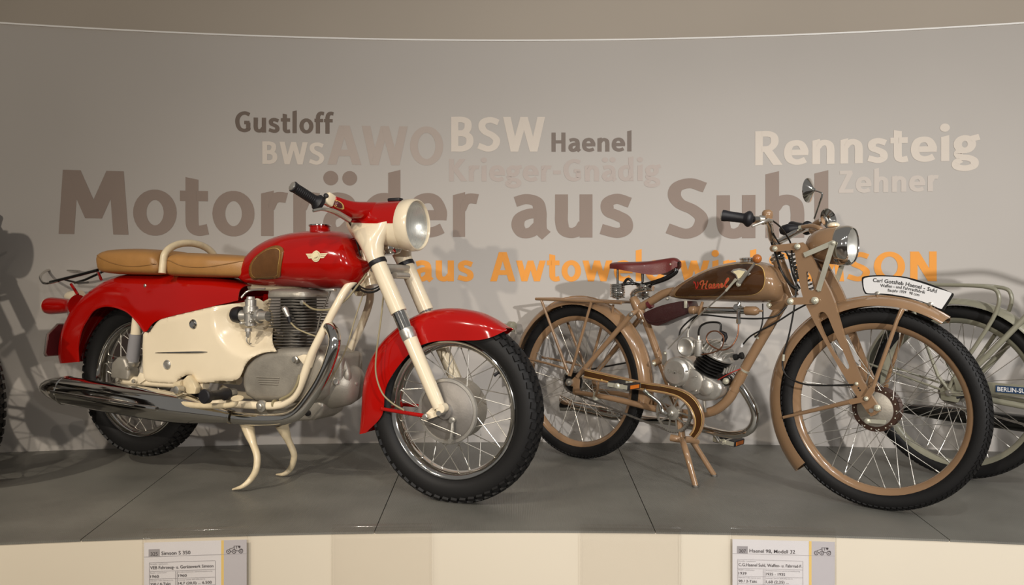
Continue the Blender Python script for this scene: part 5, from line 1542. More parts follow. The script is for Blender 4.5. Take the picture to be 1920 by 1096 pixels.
    MB().prism(pl([(1342, 702), (1366, 694), (1378, 708), (1370, 722), (1352, 722), (1340, 714)], 0.0), -0.03, 0.03).bevel(0.005).build('engine_mount', 'black_paint', root)
    tb('ground_wire', pp([(1346, 712, 0.04), (1360, 704, 0.045), (1376, 696, 0.04), (1389, 691, 0.02)]), 0.0018, 'red_wire', root, 5, 6)
    ln2 = MB()
    link_plate(ln2, uz(1247, 662, 0.05), uz(1246, 680, 0.05), 0.009, -0.056, -0.05)
    ln2.build('gear_arm', 'steel', root)
    bolt(P(1247, 662, 0.058), 0.006, root, 'zinc', 'arm_bolt')
    for x, y in ((1226, 681),):
        MB().tube([P(x, y, 0.02), P(1240, 674, 0.012)], 0.014, 12).build('frame_lug', 'brown_paint', root)
        bolt(P(x, y, 0.035), 0.009, root, 'zinc', 'lug_bolt', 0.01)
    MB().tube([P(1320, 746, 0.03), P(1322, 772, 0.03)], 0.006, 8).build('engine_hanger', 'steel', root)
    bolt(P(1320.5, 746, 0.036), 0.007, root, 'zinc', 'hanger_bolt')
    # ---- exhaust
    ex = [(1372, 702, 0.0), (1388, 722, -0.005), (1402, 743, -0.015), (1413, 764, -0.02), (1416, 783, -0.025), (1408, 803, -0.03), (1388, 813, -0.04), (1360, 813, -0.05), (1317, 803, -0.07), (1264, 791, -0.09), (1205, 784, -0.1), (1165, 779, -0.1)]
    tb('exhaust_pipe', pp(ex), 0.0155, 'chrome', root, 6, 16)
    m0, m1 = P(1166, 779, -0.1), P(1062, 757, -0.1)
    d = (m1 - m0)
    L_ = d.length
    d.normalize()
    prof = [(0, 0.017), (0.02, 0.024), (0.04, 0.027), (L_ * 0.8, 0.027), (L_ * 0.85, 0.026)]
    muf = MB().lathe(m0, d, prof, 24).build('muffler', 'chrome', root, 'chromed muffler with a flared fishtail')
    tq = m0 + d * L_ * 0.83
    rings = []
    for t, ry, rz in ((0, 0.026, 0.026), (0.03, 0.018, 0.03), (0.06, 0.013, 0.034), (0.085, 0.011, 0.038)):
        c = tq + d * t
        rings.append([(c.x, c.y + ry * math.cos(a), c.z + rz * math.sin(a)) for a in [2 * PI * k / 20 for k in range(20)]])
    MB().rings(rings, cap=(True, False)).solid(0.0015).build('fishtail', 'chrome', muf)
    # ---- crank, sprocket, chain, guard, pedals
    cc = P(1262, 773.5, 0.055)
    ring = MB()
    def tooth_ring(ro, ri, y0, y1, n=48):
        rs = []
        for i in range(n * 2):
            a = PI * i / n
            r_ = ro if i % 2 else ro - 0.004
            rs.append([(cc.x + ri * math.cos(a), y0, cc.z + ri * math.sin(a)), (cc.x + r_ * math.cos(a), y0, cc.z + r_ * math.sin(a)), (cc.x + r_ * math.cos(a), y1, cc.z + r_ * math.sin(a)), (cc.x + ri * math.cos(a), y1, cc.z + ri * math.sin(a))])
        return MB().rings(rs, loop=True)
    spk = tooth_ring(0.077, 0.066, cc.y - 0.0015, cc.y + 0.0015).build('chain_wheel', 'steel', root, 'pierced steel chain wheel')
    for k in range(5):
        a = 2 * PI * k / 5 + 0.3
        m = MB()
        for s in (1, -1):
            link_plate(m, (cc.x + 0.02 * math.cos(a), cc.z + 0.02 * math.sin(a)), (cc.x + 0.068 * math.cos(a + 0.36 * s), cc.z + 0.068 * math.sin(a + 0.36 * s)), 0.0032, cc.y - 0.0014, cc.y + 0.0014)
        m.build('chain_wheel_arm', 'steel', spk)
    MB().lathe(cc + Vector((0, 0.03, 0)), (0, -1, 0), [(0, 0.024), (0.026, 0.024), (0.032, 0.028), (0.038, 0.027), (0.041, 0.014), (0.05, 0.012), (0.052, 0.008), (0.06, 0.0075)], 24).build('crank_boss', 'steel', spk)
    pk = P(1213, 735, 0.14)
    tb('crank', [cc + Vector((0, -0.045, 0)), cc + Vector((-0.02, -0.052, 0.014)), P(1235, 754, 0.115), P(1213, 736, 0.12), P(1207, 730, 0.125)], [0.0105, 0.009, 0.0075, 0.008, 0.009], 'chrome', root, 4, 12)
    tb('crank', [Vector((cc.x, 0.05, cc.z)), Vector((cc.x + 0.06, 0.07, cc.z - 0.055)), P(1340, 815, -0.09), P(1347, 826, -0.10)], [0.0095, 0.008, 0.0075, 0.009], 'chrome', root, 4, 12)
    def pedal(ctr, rot, w0):
        pe = MB().tube([ctr + Vector((0, 0.012 * w0, 0)), ctr + Vector((0, -0.1 * w0, 0))], 0.005, 8).build('pedal', 'steel', root, 'black rubber block pedal')
        for s in (-1, 1):
            o = Vector((0.034 * s, -0.05 * w0, 0))
            o.rotate(Matrix.Rotation(rot, 3, 'Y'))
            MB().box(ctr + o, (0.026, 0.085, 0.024), Matrix.Rotation(rot, 3, 'Y')).bevel(0.003).build('pedal_block', 'black_rubber', pe)
            for z_ in (1,):
                o2 = Vector((0.034 * s + 0.0138 * s, -0.05 * w0, 0))
                o2.rotate(Matrix.Rotation(rot, 3, 'Y'))
                MB().box(ctr + o2, (0.002, 0.06, 0.014), Matrix.Rotation(rot, 3, 'Y')).build('pedal_reflector', 'reflector_amber', pe)
        for yy in (-0.005, -0.097):
            m = MB()
            rr = Matrix.Rotation(rot, 3, 'Y')
            m.box(ctr + Vector((0, yy * w0, 0)), (0.088, 0.003, 0.016), rr)
            m.lathe(ctr + Vector((0, yy * w0 + 0.004 * w0, 0)), (0, -w0, 0), [(0, 0.011), (0.008, 0.011), (0.012, 0.007), (0.012, 0.0004)], 14)
            m.build('pedal_cage', 'zinc', pe)
    pedal(P(1184, 719, 0.16), 0.07, 1)
    pedal(P(1355, 828, -0.10), 0.1, -1)
    # chain path: around chain wheel and rear sprocket
    rs_, rf_ = 0.045, 0.076
    path = []
    hubz = RB
    dxx, dzz = cc.x, cc.z - RB
    base = math.atan2(dzz, dxx)
    for k in range(17):
        a = base + PI / 2 + PI * k / 16
        path.append((rs_ * math.cos(a), RB + rs_ * math.sin(a)))
    for k in range(25):
        a = base - PI / 2 + PI * k / 24
        path.append((cc.x + rf_ * math.cos(a), cc.z + rf_ * math.sin(a)))
    chain_loop(path, 0.0127, -0.052, 0.007).build('drive_chain', 'dark_fin', root, kind='stuff')
    # chain guard: upper run then hooking round the wheel
    def k8(x, y): return (1180 + 0.21 * x, 700 + 0.21 * y)
    go = [(1098, 692), (1150, 704), (1190, 713), k8(160, 85), k8(330, 110), k8(480, 150), k8(580, 212), k8(640, 300), k8(665, 400), k8(645, 500), k8(592, 578)]
    gi = [(1096, 707), (1148, 718), (1188, 727), k8(160, 148), k8(310, 170), k8(430, 205), k8(515, 268), k8(565, 345), k8(588, 430), k8(575, 500), k8(545, 548)]
    go = [Vector(q) for q in cat(pl(go, 0.085), 5)]
    gi = [Vector(q) for q in cat(pl(gi, 0.085), 5)]
    m = MB()
    rings = []
    for o, i in zip(go, gi):
        rings.append([(o.x, -0.09, o.y), (i.x, -0.09, i.y), (i.x, -0.086, i.y), (o.x, -0.086, o.y)])
    m.rings(rings)
    cg = m.build('chain_guard', 'dark_brown_paint', root, 'brown chain guard lined in gold')
    for E_ in (go, gi):
        MB().tube([(q.x, -0.088, q.y) for q in E_], 0.0048, 8).build('guard_rim', 'brown_paint', cg)
        MB().tube([(q.x + (cc.x - q.x) * 0, -0.0905, q.y) for q in [o.lerp(i, 0.13 if E_ is go else 0.87) for o, i in zip(go, gi)]], 0.0014, 6).build('guard_lining', 'gold_line', cg)
    MB().tube([P(1122, 716, 0.088), P(1121, 728, 0.08), P(1117, 742, 0.07)], 0.0055, 8).build('guard_bracket', 'brown_paint', cg)
    bolt(P(1128, 712, 0.092), 0.004, cg, 'gold_line', 'guard_bolt')
    MB().tube([P(1119, 735, 0.06), P(1117, 748, 0.06)], 0.0145, 12).build('stay_clip', 'zinc', root)
    # far-side rear drive and silencer stay seen through the wheel
    tb('brake_rod', pp([(1098, 694, -0.07), (1150, 684, -0.07), (1205, 674, -0.05)]), 0.004, 'black_paint', root, 3, 8)
    # ---- stand
    fa, fb2 = B.pf(1304, 910, 0.004), B.pf(1339, 890, 0.004)
    sA = P(1278, 822, 0.04)
    st_ = MB().tube([sA, P(1285, 842, -fa.y - 0.01), fa], [0.013, 0.012, 0.011], 12, 4).build('prop_stand', 'brown_paint', root, 'brown two-legged prop stand')
    MB().tube([P(1298, 826, -0.02), P(1307, 840, -0.03), fb2], [0.012, 0.011, 0.0105], 12, 4).build('stand_leg', 'brown_paint', st_)
    MB().tube([P(1258, 820, 0.06), P(1275, 823, 0.05), P(1295, 824, 0.0), P(1306, 828, -0.04)], 0.014, 12, 4).build('stand_bridge', 'brown_paint', st_)
    MB().lathe(fa + Vector((0, 0, -0.003)), (0, 0, 1), [(0, 0.0135), (0.006, 0.0135)], 12).build('stand_foot', 'dark_fin', st_)
    MB().lathe(fb2 + Vector((0, 0, -0.003)), (0, 0, 1), [(0, 0.0135), (0.006, 0.0135)], 12).build('stand_foot', 'dark_fin', st_)
    MB().tube([P(1272, 782, 0.03), P(1276, 800, 0.04), P(1279, 820, 0.045)], 0.014, 12).build('stand_mount', 'brown_paint', st_)
    # ---- fork
    out = [(1491, 466), (1495, 458), (1504, 455), (1511, 459), (1540, 490), (1567, 540), (1562, 559), (1584, 630), (1617, 710), (1649, 760), (1648, 772), (1637, 778), (1626, 771), (1579, 695), (1543, 631), (1513, 572), (1507, 560)]
    out = [(1491, 466), (1494, 459), (1502, 455), (1511, 459), (1532, 498), (1550, 530), (1566, 565), (1584, 630), (1617, 710), (1649, 762), (1648, 772), (1638, 778), (1627, 771), (1579, 695), (1543, 631), (1514, 574), (1504, 545), (1498, 510)]
    h1_ = [(1513, 512), (1516, 509), (1520, 513), (1530, 533), (1530, 540), (1525, 544), (1518, 543), (1514, 538)]
    h2_ = [(1535, 594), (1540, 585), (1547, 585), (1554, 593), (1563, 615), (1578, 648), (1593, 682), (1593, 690), (1586, 690), (1562, 656), (1545, 622)]
    for s in (1, -1):
        w = 0.056
        m = MB().prism([tuple(q) for q in cat(pl(out, w), 2, True)], -w * s - 0.009 * s, -w * s + 0.006 * s, [[tuple(q) for q in cat(pl(h, w), 2, True)] for h in (h1_, h2_)])
        m.build('fork_blade', 'brown_paint', root, ang=0.5)
        f = (lambda v: v) if s == 1 else mir
        # links
        l = MB()
        link_plate(l, uz(1453, 466, w), uz(1495, 462, w), 0.012, -(w + 0.018) * s, -(w + 0.011) * s)
        l.build('fork_link', 'brown_paint', root)
        l = MB()
        link_plate(l, uz(1482, 564.5, w), uz(1528, 563, w), 0.0125, -(w + 0.019) * s, -(w + 0.011) * s)
        l.build('fork_link', 'brown_paint', root)
        for x, y, r_ in ((1453, 466, 0.011), (1495, 462, 0.012), (1482, 564.5, 0.0135), (1528, 563, 0.0145), (1645, 764, 0.012)):
            dd = f(P(x, y, w + 0.018 if x < 1600 else w + 0.01))
            bolt(dd, r_, root, 'zinc', 'link_bolt', 0.012, (0, -s, 0))
        for x, y in ((1510, 478), (1535, 543.5), (1606, 719)):
            bolt(f(P(x, y, w + 0.009)), 0.007, root, 'zinc', 'fork_bolt', 0.007, (0, -s, 0))
    for x, y in ((1453, 466), (1482, 564.5)):
        q = P(x, y, 0.06)
        MB().tube([q, mir(q)], 0.011, 12).build('link_spindle', 'brown_paint', root)
    q = P(1500, 463, 0.056)
    MB().tube([q, mir(q)], 0.012, 12).build('fork_bridge', 'brown_paint', root)
    q = P(1530, 566, 0.056)
    MB().tube([q, mir(q)], 0.012, 12).build('fork_bridge', 'brown_paint', root)
    MB().tube([(LB, -0.075, RB), (LB, 0.075, RB)], 0.007, 12).build('axle', 'steel', root)
    for x, y in ((1610, 727), (1612.5, 731)):
        MB().lathe(P(x, y, 0.0655), (0, -1, 0), [(-0.002, 0.003), (0.0004, 0.003)], 10).build('fork_hole', 'black_fin', root)
    # springs
    helix(P(1485, 474, 0.0), P(1521, 553, 0.0), 0.017, 11, 0.0035).build('fork_spring', 'dark_fin', root)
    # stays on the front guard
    for s in (1, -1):
        f = (lambda v: v) if s == 1 else mir
        e = f(P(1624, 746, 0.07))
        MB().tube([f(P(1692, 579, 0.046)), f(P(1682, 600, 0.055)), f(P(1636, 728, 0.068))], [0.0085, 0.0065, 0.0065], 10).build('mudguard_stay', 'brown_paint', root)
        MB().tube([f(P(1469, 782, 0.046)), f(P(1530, 768, 0.06)), f(P(1594, 753, 0.07))], [0.0055, 0.0065, 0.0075], 10).build('mudguard_stay', 'brown_paint', root)
        l = MB()
        link_plate(l, uz(1597, 752.5, 0.07), uz(1624, 747, 0.07), 0.009, -0.068 * s, -0.074 * s)
        link_plate(l, uz(1635, 730, 0.07), uz(1624, 747, 0.07), 0.009, -0.068 * s, -0.074 * s)
        l.build('stay_plate', 'brown_paint', root)
        bolt(f(P(1624, 747, 0.075)), 0.0085, root, 'zinc', 'stay_bolt', 0.007, (0, -s, 0))
    # ---- headlamp
    ha = P(1592, 460, 0.0)
    hx = Vector((1, 0, -0.04)).normalized()
    hb2 = ha - hx * 0.012
    lamp = MB().lathe(hb2 - hx * 0.135, hx, [(0, 0.0005), (0.004, 0.018), (0.015, 0.035), (0.035, 0.05), (0.06, 0.0595), (0.09, 0.0645), (0.115, 0.066)], 36).build('headlamp', 'brown_paint', root, 'brown bullet headlamp with chrome rim')
    MB().lathe(hb2 - hx * 0.022, hx, [(0, 0.0665), (0.004, 0.069), (0.03, 0.0685), (0.042, 0.065), (0.048, 0.059), (0.046, 0.0575)], 40, cap=False).build('headlamp_rim', 'chrome', lamp)
    MB().lathe(hb2 + hx * 0.022, hx, [(0, 0.0585), (0.005, 0.05), (0.01, 0.032), (0.0125, 0.0005)], 36, cap=False).build('headlamp_lens', 'lens_glass', lamp)
    MB().lathe(hb2 + hx * 0.02, hx, [(0, 0.058), (-0.012, 0.053), (-0.03, 0.036), (-0.04, 0.012), (-0.041, 0.0005)], 36, cap=False).build('reflector', 'reflector_silver', lamp)
    MB().lathe(hb2 - hx * 0.04 + Vector((0, 0, 0.066)), (0, 0, 1), [(0, 0.02), (0.006, 0.02), (0.012, 0.014), (0.014, 0.0005)], 20).build('lamp_switch', 'cream_paint', lamp)
    for s in (1, -1):
        f = (lambda v: v) if s == 1 else mir
        def bar(a_, b_, nm):
            a_, b_ = f(a_), f(b_)
            d_ = (b_ - a_).normalized()
            n_ = Vector((0, -s, 0))
            n_ = (n_ - d_ * n_.dot(d_)).normalized()
            t_ = d_.cross(n_) * 0.0085
            n_ = n_ * 0.0018
            MB().rings([[q + t_ + n_, q - t_ + n_, q - t_ - n_, q + t_ - n_] for q in (a_, b_)]).build(nm, 'zinc', root)
        bar(P(1508, 478, 0.07), P(1563, 454.5, 0.073), 'headlamp_bracket')
        bar(P(1534.5, 544, 0.07), P(1562, 454.5, 0.076), 'headlamp_bracket')
        bolt(f(P(1562, 455, 0.078)), 0.009, lamp, 'zinc', 'lamp_bolt', 0.007, (0, -s, 0))
    # ---- handlebar
    stem = P(1462, 470, 0.0)
    MB().tube([stem, P(1454, 458, 0.0)], [0.016, 0.015], 14).build('handlebar_stem', 'chrome', root)
    half = [P(1453, 456, 0.0), P(1447, 446, 0.05), P(1444, 432, 0.10), P(1441, 420, 0.15), P(1432, 413, 0.2), P(1412, 411, 0.245), P(1356, 404, 0.29)]
    for s in (1, -1):
        f = (lambda v: v) if s == 1 else mir
        tb('handlebar', [f(q) for q in half[:6]], 0.0122, 'chrome', root, 5, 14)
        g0, g1 = f(P(1410, 411, 0.248)), f(P(1354, 403.5, 0.29))
        d_ = (g1 - g0).normalized()
        Lg = (g1 - g0).length
        prof = [(-0.004, 0.012), (0.0, 0.02), (0.006, 0.026), (0.012, 0.0275), (0.018, 0.025), (0.026, 0.018), (0.03, 0.0165), (Lg - 0.02, 0.0175), (Lg - 0.008, 0.0195), (Lg, 0.019), (Lg + 0.001, 0.0155)]
        g = MB().lathe(g0, d_, prof, 20).build('handlebar_grip', 'black_rubber', root)
        MB().lathe(g1, d_, [(0, 0.0155), (0.003, 0.0145), (0.0055, 0.008), (0.006, 0.0004)], 18).build('grip_cap', 'bright_aluminium', g)
        c_ = f(P(1428, 412, 0.215))
        MB().lathe(c_ - d_ * 0.012, d_, [(0, 0.012), (0.002, 0.0155), (0.02, 0.0155), (0.022, 0.012)], 14).build('lever_clamp', 'steel', root)
        tb('hand_lever', [f(q) for q in pp([(1447, 414, 0.19), (1440, 412.5, 0.21), (1430, 416, 0.24), (1410, 424, 0.275)])], [0.006, 0.0065, 0.005, 0.004], 'steel', root, 4, 8)
    # dip switch and bell
    bq = P(1439, 404, 0.19)
    MB().lathe(bq, (0, 0, 1), [(-0.01, 0.016), (0.0, 0.019), (0.012, 0.018), (0.019, 0.012), (0.021, 0.0005)], 20).build('bell', 'brown_paint', root)
    # bulb horn
    b0, b1 = P(1460, 433, 0.0), P(1490, 428, 0.0)
    hw0 = -0.12
    b0, b1, b2, b3 = P(1462, 433, hw0), P(1488, 428, hw0), P(1504, 425, hw0), P(1524, 419, hw0)
    hn = MB().lathe(b0, b1 - b0, [(0, 0.0005), (0.003, 0.012), (0.015, 0.0195), (0.035, 0.021), (0.055, 0.015), (0.07, 0.008), (0.075, 0.006)], 20).build('horn_bulb', 'black_rubber', root, 'black rubber bulb of the brass-type horn')
    MB().tube([b1 - (b1 - b0).normalized() * 0.01, b2], [0.006, 0.007], 10).build('horn_valve', 'zinc', hn)
    e0 = b2
    coil = [e0, P(1522, 424, hw0 + 0.015), P(1536, 428, hw0 + 0.03), P(1541, 434, hw0 + 0.02), P(1532, 437, hw0 - 0.01), P(1522, 432, hw0 - 0.03), P(1528, 421, hw0 - 0.03), P(1542, 414, hw0 - 0.02)]
    MB().tube(coil, [0.007, 0.009, 0.010, 0.011, 0.011, 0.011, 0.012, 0.014], 12, 5).build('horn_tube', 'brown_paint', hn)
    be = P(1541, 414.5, hw0 - 0.02)
    MB().lathe(be, P(1556, 409, hw0 - 0.02 + 0.015) - be, [(0, 0.014), (0.012, 0.018), (0.022, 0.026), (0.03, 0.037), (0.032, 0.0385), (0.029, 0.035)], 28, cap=False).build('horn_bell', 'chrome', hn)
    # mirror on the far bar
    MB().tube(pp([(1526, 411, -0.22), (1534, 388, -0.22), (1541.5, 366, -0.22), (1539, 361, -0.22), (1528, 357, -0.22)]), 0.0035, 8, 3).build('mirror_stalk', 'chrome', root)
    mc = P(1527, 356, -0.22)
    ma = Vector((-1, 0.09, 0.05)).normalized()
    mr = MB().lathe(mc, ma, [(-0.006, 0.004), (0.0, 0.008), (0.004, 0.012), (0.022, 0.046), (0.025, 0.047), (0.026, 0.044), (0.023, 0.043), (0.0228, 0.0005)], 32).build('mirror', 'chrome', root, 'round chromed rear-view mirror')
    # ---- cables
    tb('control_cable', pp([(1448, 413, 0.19), (1462, 424, 0.14), (1474, 440, 0.08), (1483, 458, 0.03), (1486, 490, 0.02), (1494, 540, 0.03)]), 0.003, 'cable_black', root, 6, 8)
    tb('control_cable', pp([(1444, 424, 0.12), (1452, 442, 0.08), (1465, 462, 0.05), (1478, 480, 0.04), (1488, 520, 0.045), (1500, 541, 0.05)]), 0.003, 'cable_black', root, 6, 8)
    tb('brake_cable', pp([(1499, 470, 0.04), (1494, 520, 0.05), (1490, 570, 0.06), (1480, 625, 0.06), (1469, 665, 0.06), (1468, 690, 0.06), (1480, 708, 0.065), (1510, 720, 0.07), (1550, 722, 0.075), (1600, 721, 0.07)]), 0.0032, 'cable_black', root, 6, 8)
    MB().tube([P(1469.5, 664, 0.06), P(1468.5, 676, 0.06)], 0.005, 8).build('cable_adjuster', 'zinc', root)
    tb('control_cable', pp([(1460, 500, 0.05), (1476, 525, 0.06), (1490, 538, 0.06), (1500, 541, 0.055)]), 0.0035, 'cable_black', root, 5, 8)
    tb('control_cable', pp([(1474, 575, 0.02), (1455, 592, 0.04), (1420, 597, 0.05), (1370, 595, 0.055), (1320, 590, 0.055), (1300, 595, 0.05), (1278, 615, 0.045), (1273, 632, 0.05)]), 0.0032, 'cable_black', root, 6, 8)
    tb('control_cable', pp([(1520, 566, 0.0), (1490, 582, 0.02), (1452, 606, 0.035), (1410, 628, 0.03), (1393, 645, 0.0)]), 0.003, 'cable_black', root, 6, 8)
    tb('control_cable', pp([(1430, 569, 0.02), (1430, 600, 0.03), (1424, 622, 0.03), (1415, 632, 0.03)]), 0.0028, 'cable_black', root, 5, 8)
    tb('control_cable', pp([(1308, 590, 0.05), (1298, 602, 0.05), (1291, 615, 0.05)]), 0.0028, 'cable_black', root, 4, 8)
    tb('lighting_cable', pp([(1442, 442, 0.05), (1452, 470, 0.03), (1462, 500, 0.06), (1478, 530, 0.05), (1496, 545, 0.03)]), 0.0038, 'cable_black', root, 6, 8)
    return root
bikeB = brown_bike()

# ================================================================== GREY LIGHT MOTORCYCLE at the right edge
Cc = Rig(1.72, 3.10, 0.86)
RC, LC = 0.331, 1.20
def grey_bike():
    P, uz, pl, pp = Cc.p, Cc.uz, Cc.pl, Cc.pp
    root = empty('motorcycle', (Cc.x, Cc.y, 0), -Cc.th)
    tag(root, 'grey-green light motorcycle with blue badge, cut off by the right edge', 'motorcycle', 'motorcycles on the platform')
    G = 'grey_green_paint'
    rw = wheel('rear_wheel', root, (0, 0, RC), RC, 0.027, 0.025, 0.287, 0.018, 36, (0.036, -0.032, 0.032), G, (100, [(8, 0.009, 0, 0.5), (-8, 0.009, 0.5, -0.5), (34, 0.009, 0.3, -0.4), (-34, 0.009, 0.8, 0.4)], 0.012, 0.003), cross=0.9, spoke_r=0.0013)
    fw = wheel('front_wheel', root, (LC, 0, RC), RC, 0.027, 0.025, 0.287, 0.018, 36, (0.036, -0.032, 0.032), G, None, cross=0.9, spoke_r=0.0013)
    for w_ in (rw, fw):
        MB().lathe((0, 0.034, 0), (0, -1, 0), [(0, 0.025), (0.002, 0.039), (0.006, 0.039), (0.01, 0.03), (0.056, 0.03), (0.06, 0.039), (0.064, 0.039), (0.066, 0.025)], 28).build('hub', 'steel', w_)
    MB().lathe((0, -0.042, 0), (0, -1, 0), [(0, 0.03), (0.002, 0.044), (0.005, 0.044), (0.006, 0.026)], 30).build('sprocket', 'dark_fin', rw)
    guard((0, RC), 0.362, 0.045, 8, 190, 40, 0.012).build('rear_mudguard', G, root)
    guard((LC, RC), 0.362, 0.045, 40, 205, 40, 0.012).build('front_mudguard', G, root)
    Z = RC
    for s in (1, -1):
        y = -0.06 * s
        tb('chain_stay', [(0, y, Z), (0.2, y, Z - 0.02), (0.42, y * 0.4, Z - 0.05)], 0.011, G, root, 4, 12)
        tb('seat_stay', [(0, y, Z), (0.14, y, Z + 0.16), (0.30, y * 0.4, Z + 0.36)], 0.0105, G, root, 4, 12)
        tb('mudguard_stay', [(0.0, y, Z), (-0.36, y * 0.75, Z + 0.10)], 0.0045, G, root, 2, 8)
        MB().prism([(-0.03, Z - 0.03), (0.03, Z - 0.035), (0.045, Z), (0.03, Z + 0.03), (-0.01, Z + 0.035), (-0.035, Z + 0.01)], y - 0.003, y + 0.003).bevel(0.001).build('dropout', G, root)
        MB().lathe((0, y, Z), (0, -s, 0), [(0, 0.014), (0.01, 0.014), (0.011, 0.007), (0.02, 0.007)], 6).build('axle_nut', 'steel', root)
        tb('front_fork', [(LC - 0.16, y * 0.8, Z + 0.5), (LC - 0.03, y * 0.85, Z + 0.12), (LC, y * 0.85, Z)], [0.013, 0.012, 0.009], G, root, 4, 12)
    # carrier
    zc = Z + 0.405
    ck = None
    for s in (1, -1):
        y = -0.065 * s
        pts = [(-0.20, y, zc + 0.012), (-0.05, y, zc + 0.008), (0.12, y, zc), (0.17, y, zc - 0.03), (0.15, y, zc - 0.12), (0.03, y, Z + 0.08), (0.0, y, Z + 0.02)]
        m = MB().tube(pts, 0.0075, 10, 4)
        if ck is None: ck = m.build('carrier', G, root, 'grey tubular luggage carrier over the rear wheel')
        else: m.build('carrier_side', G, ck)
        MB().tube([(-0.17, y, zc + 0.012), (-0.04, y, Z + 0.06), (0, y, Z + 0.01)], 0.0065, 10).build('carrier_stay', G, ck)
    for x_, dz_ in ((-0.20, 0.012), (-0.02, 0.007), (0.11, 0.001)):
        MB().tube([(x_, -0.065, zc + dz_), (x_, 0.065, zc + dz_)], 0.0065, 10).build('carrier_crossbar', G, ck)
    # chain, chain guard with badge, muffler
    path = []
    for k in range(13):
        a = PI / 2 - 0.1 + PI * k / 12
        path.append((0.042 * math.cos(a), Z + 0.042 * math.sin(a)))
    for k in range(19):
        a = -PI / 2 - 0.1 + PI * k / 18
        path.append((0.42 + 0.075 * math.cos(a), Z - 0.05 + 0.075 * math.sin(a)))
    chain_loop(path, 0.0127, -0.05, 0.007).build('drive_chain', 'dark_fin', root, kind='stuff')
    gd = MB().prism([(0.02, Z + 0.055), (0.44, Z + 0.05), (0.52, Z - 0.02), (0.49, Z - 0.03), (0.42, Z + 0.008), (0.03, Z + 0.012)], -0.078, -0.072).bevel(0.0015).build('chain_guard', G, root)
    b0 = 0.165
    bd = MB().box((b0 + 0.075, -0.0795, Z + 0.032), (0.15, 0.003, 0.025)).build('badge', 'blue_badge', gd, 'blue maker badge with white capitals')
    text_mesh('BERLIN-SUHLER', lambda x, y: (b0 + 0.006 + x, -0.0812, Z + 0.0245 + y), 0.138, 'lettering', 'white_plate', bd, 0.02, 0.016)
    MB().lathe((-0.02, 0.10, Z - 0.105), (1, 0, -0.02), [(-0.26, 0.012), (-0.22, 0.02), (-0.05, 0.03), (0.3, 0.033), (0.42, 0.02), (0.5, 0.014), (0.75, 0.013)], 22).build('muffler', 'black_paint', root, 'long black muffler behind the spokes')
    # main frame beyond the picture
    tb('seat_tube', [(0.42, 0, Z - 0.05), (0.30, 0, Z + 0.42)], 0.015, G, root, 2, 14)
    tb('down_tube', [(0.42, 0, Z - 0.05), (0.70, 0, Z - 0.03), (LC - 0.2, 0, Z + 0.42)], 0.016, G, root, 5, 14)
    tb('head_tube', [(LC - 0.17, 0, Z + 0.38), (LC - 0.23, 0, Z + 0.56)], 0.02, G, root, 2, 14)
    pod([(0.33, Z + 0.40), (0.5, Z + 0.5), (0.75, Z + 0.55), (0.95, Z + 0.48)], [(0.33, Z + 0.37), (0.5, Z + 0.37), (0.75, Z + 0.37), (0.95, Z + 0.42)], [(0, 0.02), (0.4, 0.07), (0.8, 0.08), (1, 0.03)], 20, 24).build('fuel_tank', G, root)
    pod([(0.34, Z + 0.56), (0.42, Z + 0.565), (0.58, Z + 0.575)], [(0.36, Z + 0.52), (0.42, Z + 0.525), (0.58, Z + 0.545)], [(0, 0.09), (0.4, 0.1), (1, 0.02)], 16, 20, 3).build('saddle', 'black_rubber', root)
    MB().tube([(0.30, 0, Z + 0.40), (0.27, 0, Z + 0.53)], 0.012, 12).build('seat_post', 'chrome', root)
    for s in (1, -1):
        tb('handlebar', [(LC - 0.24, 0, Z + 0.6), (LC - 0.25, -0.15 * s, Z + 0.66), (LC - 0.32, -0.25 * s, Z + 0.66), (LC - 0.42, -0.28 * s, Z + 0.65)], 0.0105, 'chrome', root, 5, 12)
    MB().lathe((0.62, 0.03, Z + 0.03), (0, -1, 0), [(0, 0.05), (0.02, 0.07), (0.08, 0.07), (0.095, 0.05)], 28).build('engine', 'cast_aluminium', root)
    MB().tube([(0.65, 0, Z + 0.08), (0.7, 0, Z + 0.22)], [0.05, 0.06], 20).build('cylinder', 'black_fin', root)
    MB().lathe((0.42, 0.03, Z - 0.05), (0, -1, 0), [(0, 0.02), (0.08, 0.022), (0.083, 0.075), (0.087, 0.075), (0.09, 0.018)], 30).build('chain_wheel', 'steel', root)
    return root
bikeC = grey_bike()

# ================================================================== motorcycle just beyond the left edge
def copy_tree(o, parent, swap):
    c = o.copy()
    COL.objects.link(c)
    c.parent = parent
    if c.type == 'MESH' and c.data.materials and c.data.materials[0].name in swap:
        c.material_slots[0].link = 'OBJECT'
        c.material_slots[0].material = MATS[swap[c.data.materials[0].name]]
    for k in o.children: copy_tree(k, c, swap)
    return c
bikeD = bikeA.copy()
COL.objects.link(bikeD)
TD = 0.50
bikeD.rotation_euler = (0, 0, -TD)
fx, fy = -2.085, 2.95
bikeD.location = (fx - LA * math.cos(TD), fy + LA * math.sin(TD), 0)
tag(bikeD, 'motorcycle cut off by the left edge, only the tread of its front tyre showing', 'motorcycle', 'motorcycles on the platform')
for k in list(bikeA.children): copy_tree(k, bikeD, {'red_paint': 'black_paint', 'cream_paint': 'black_paint', 'tan_leather': 'black_rubber'})

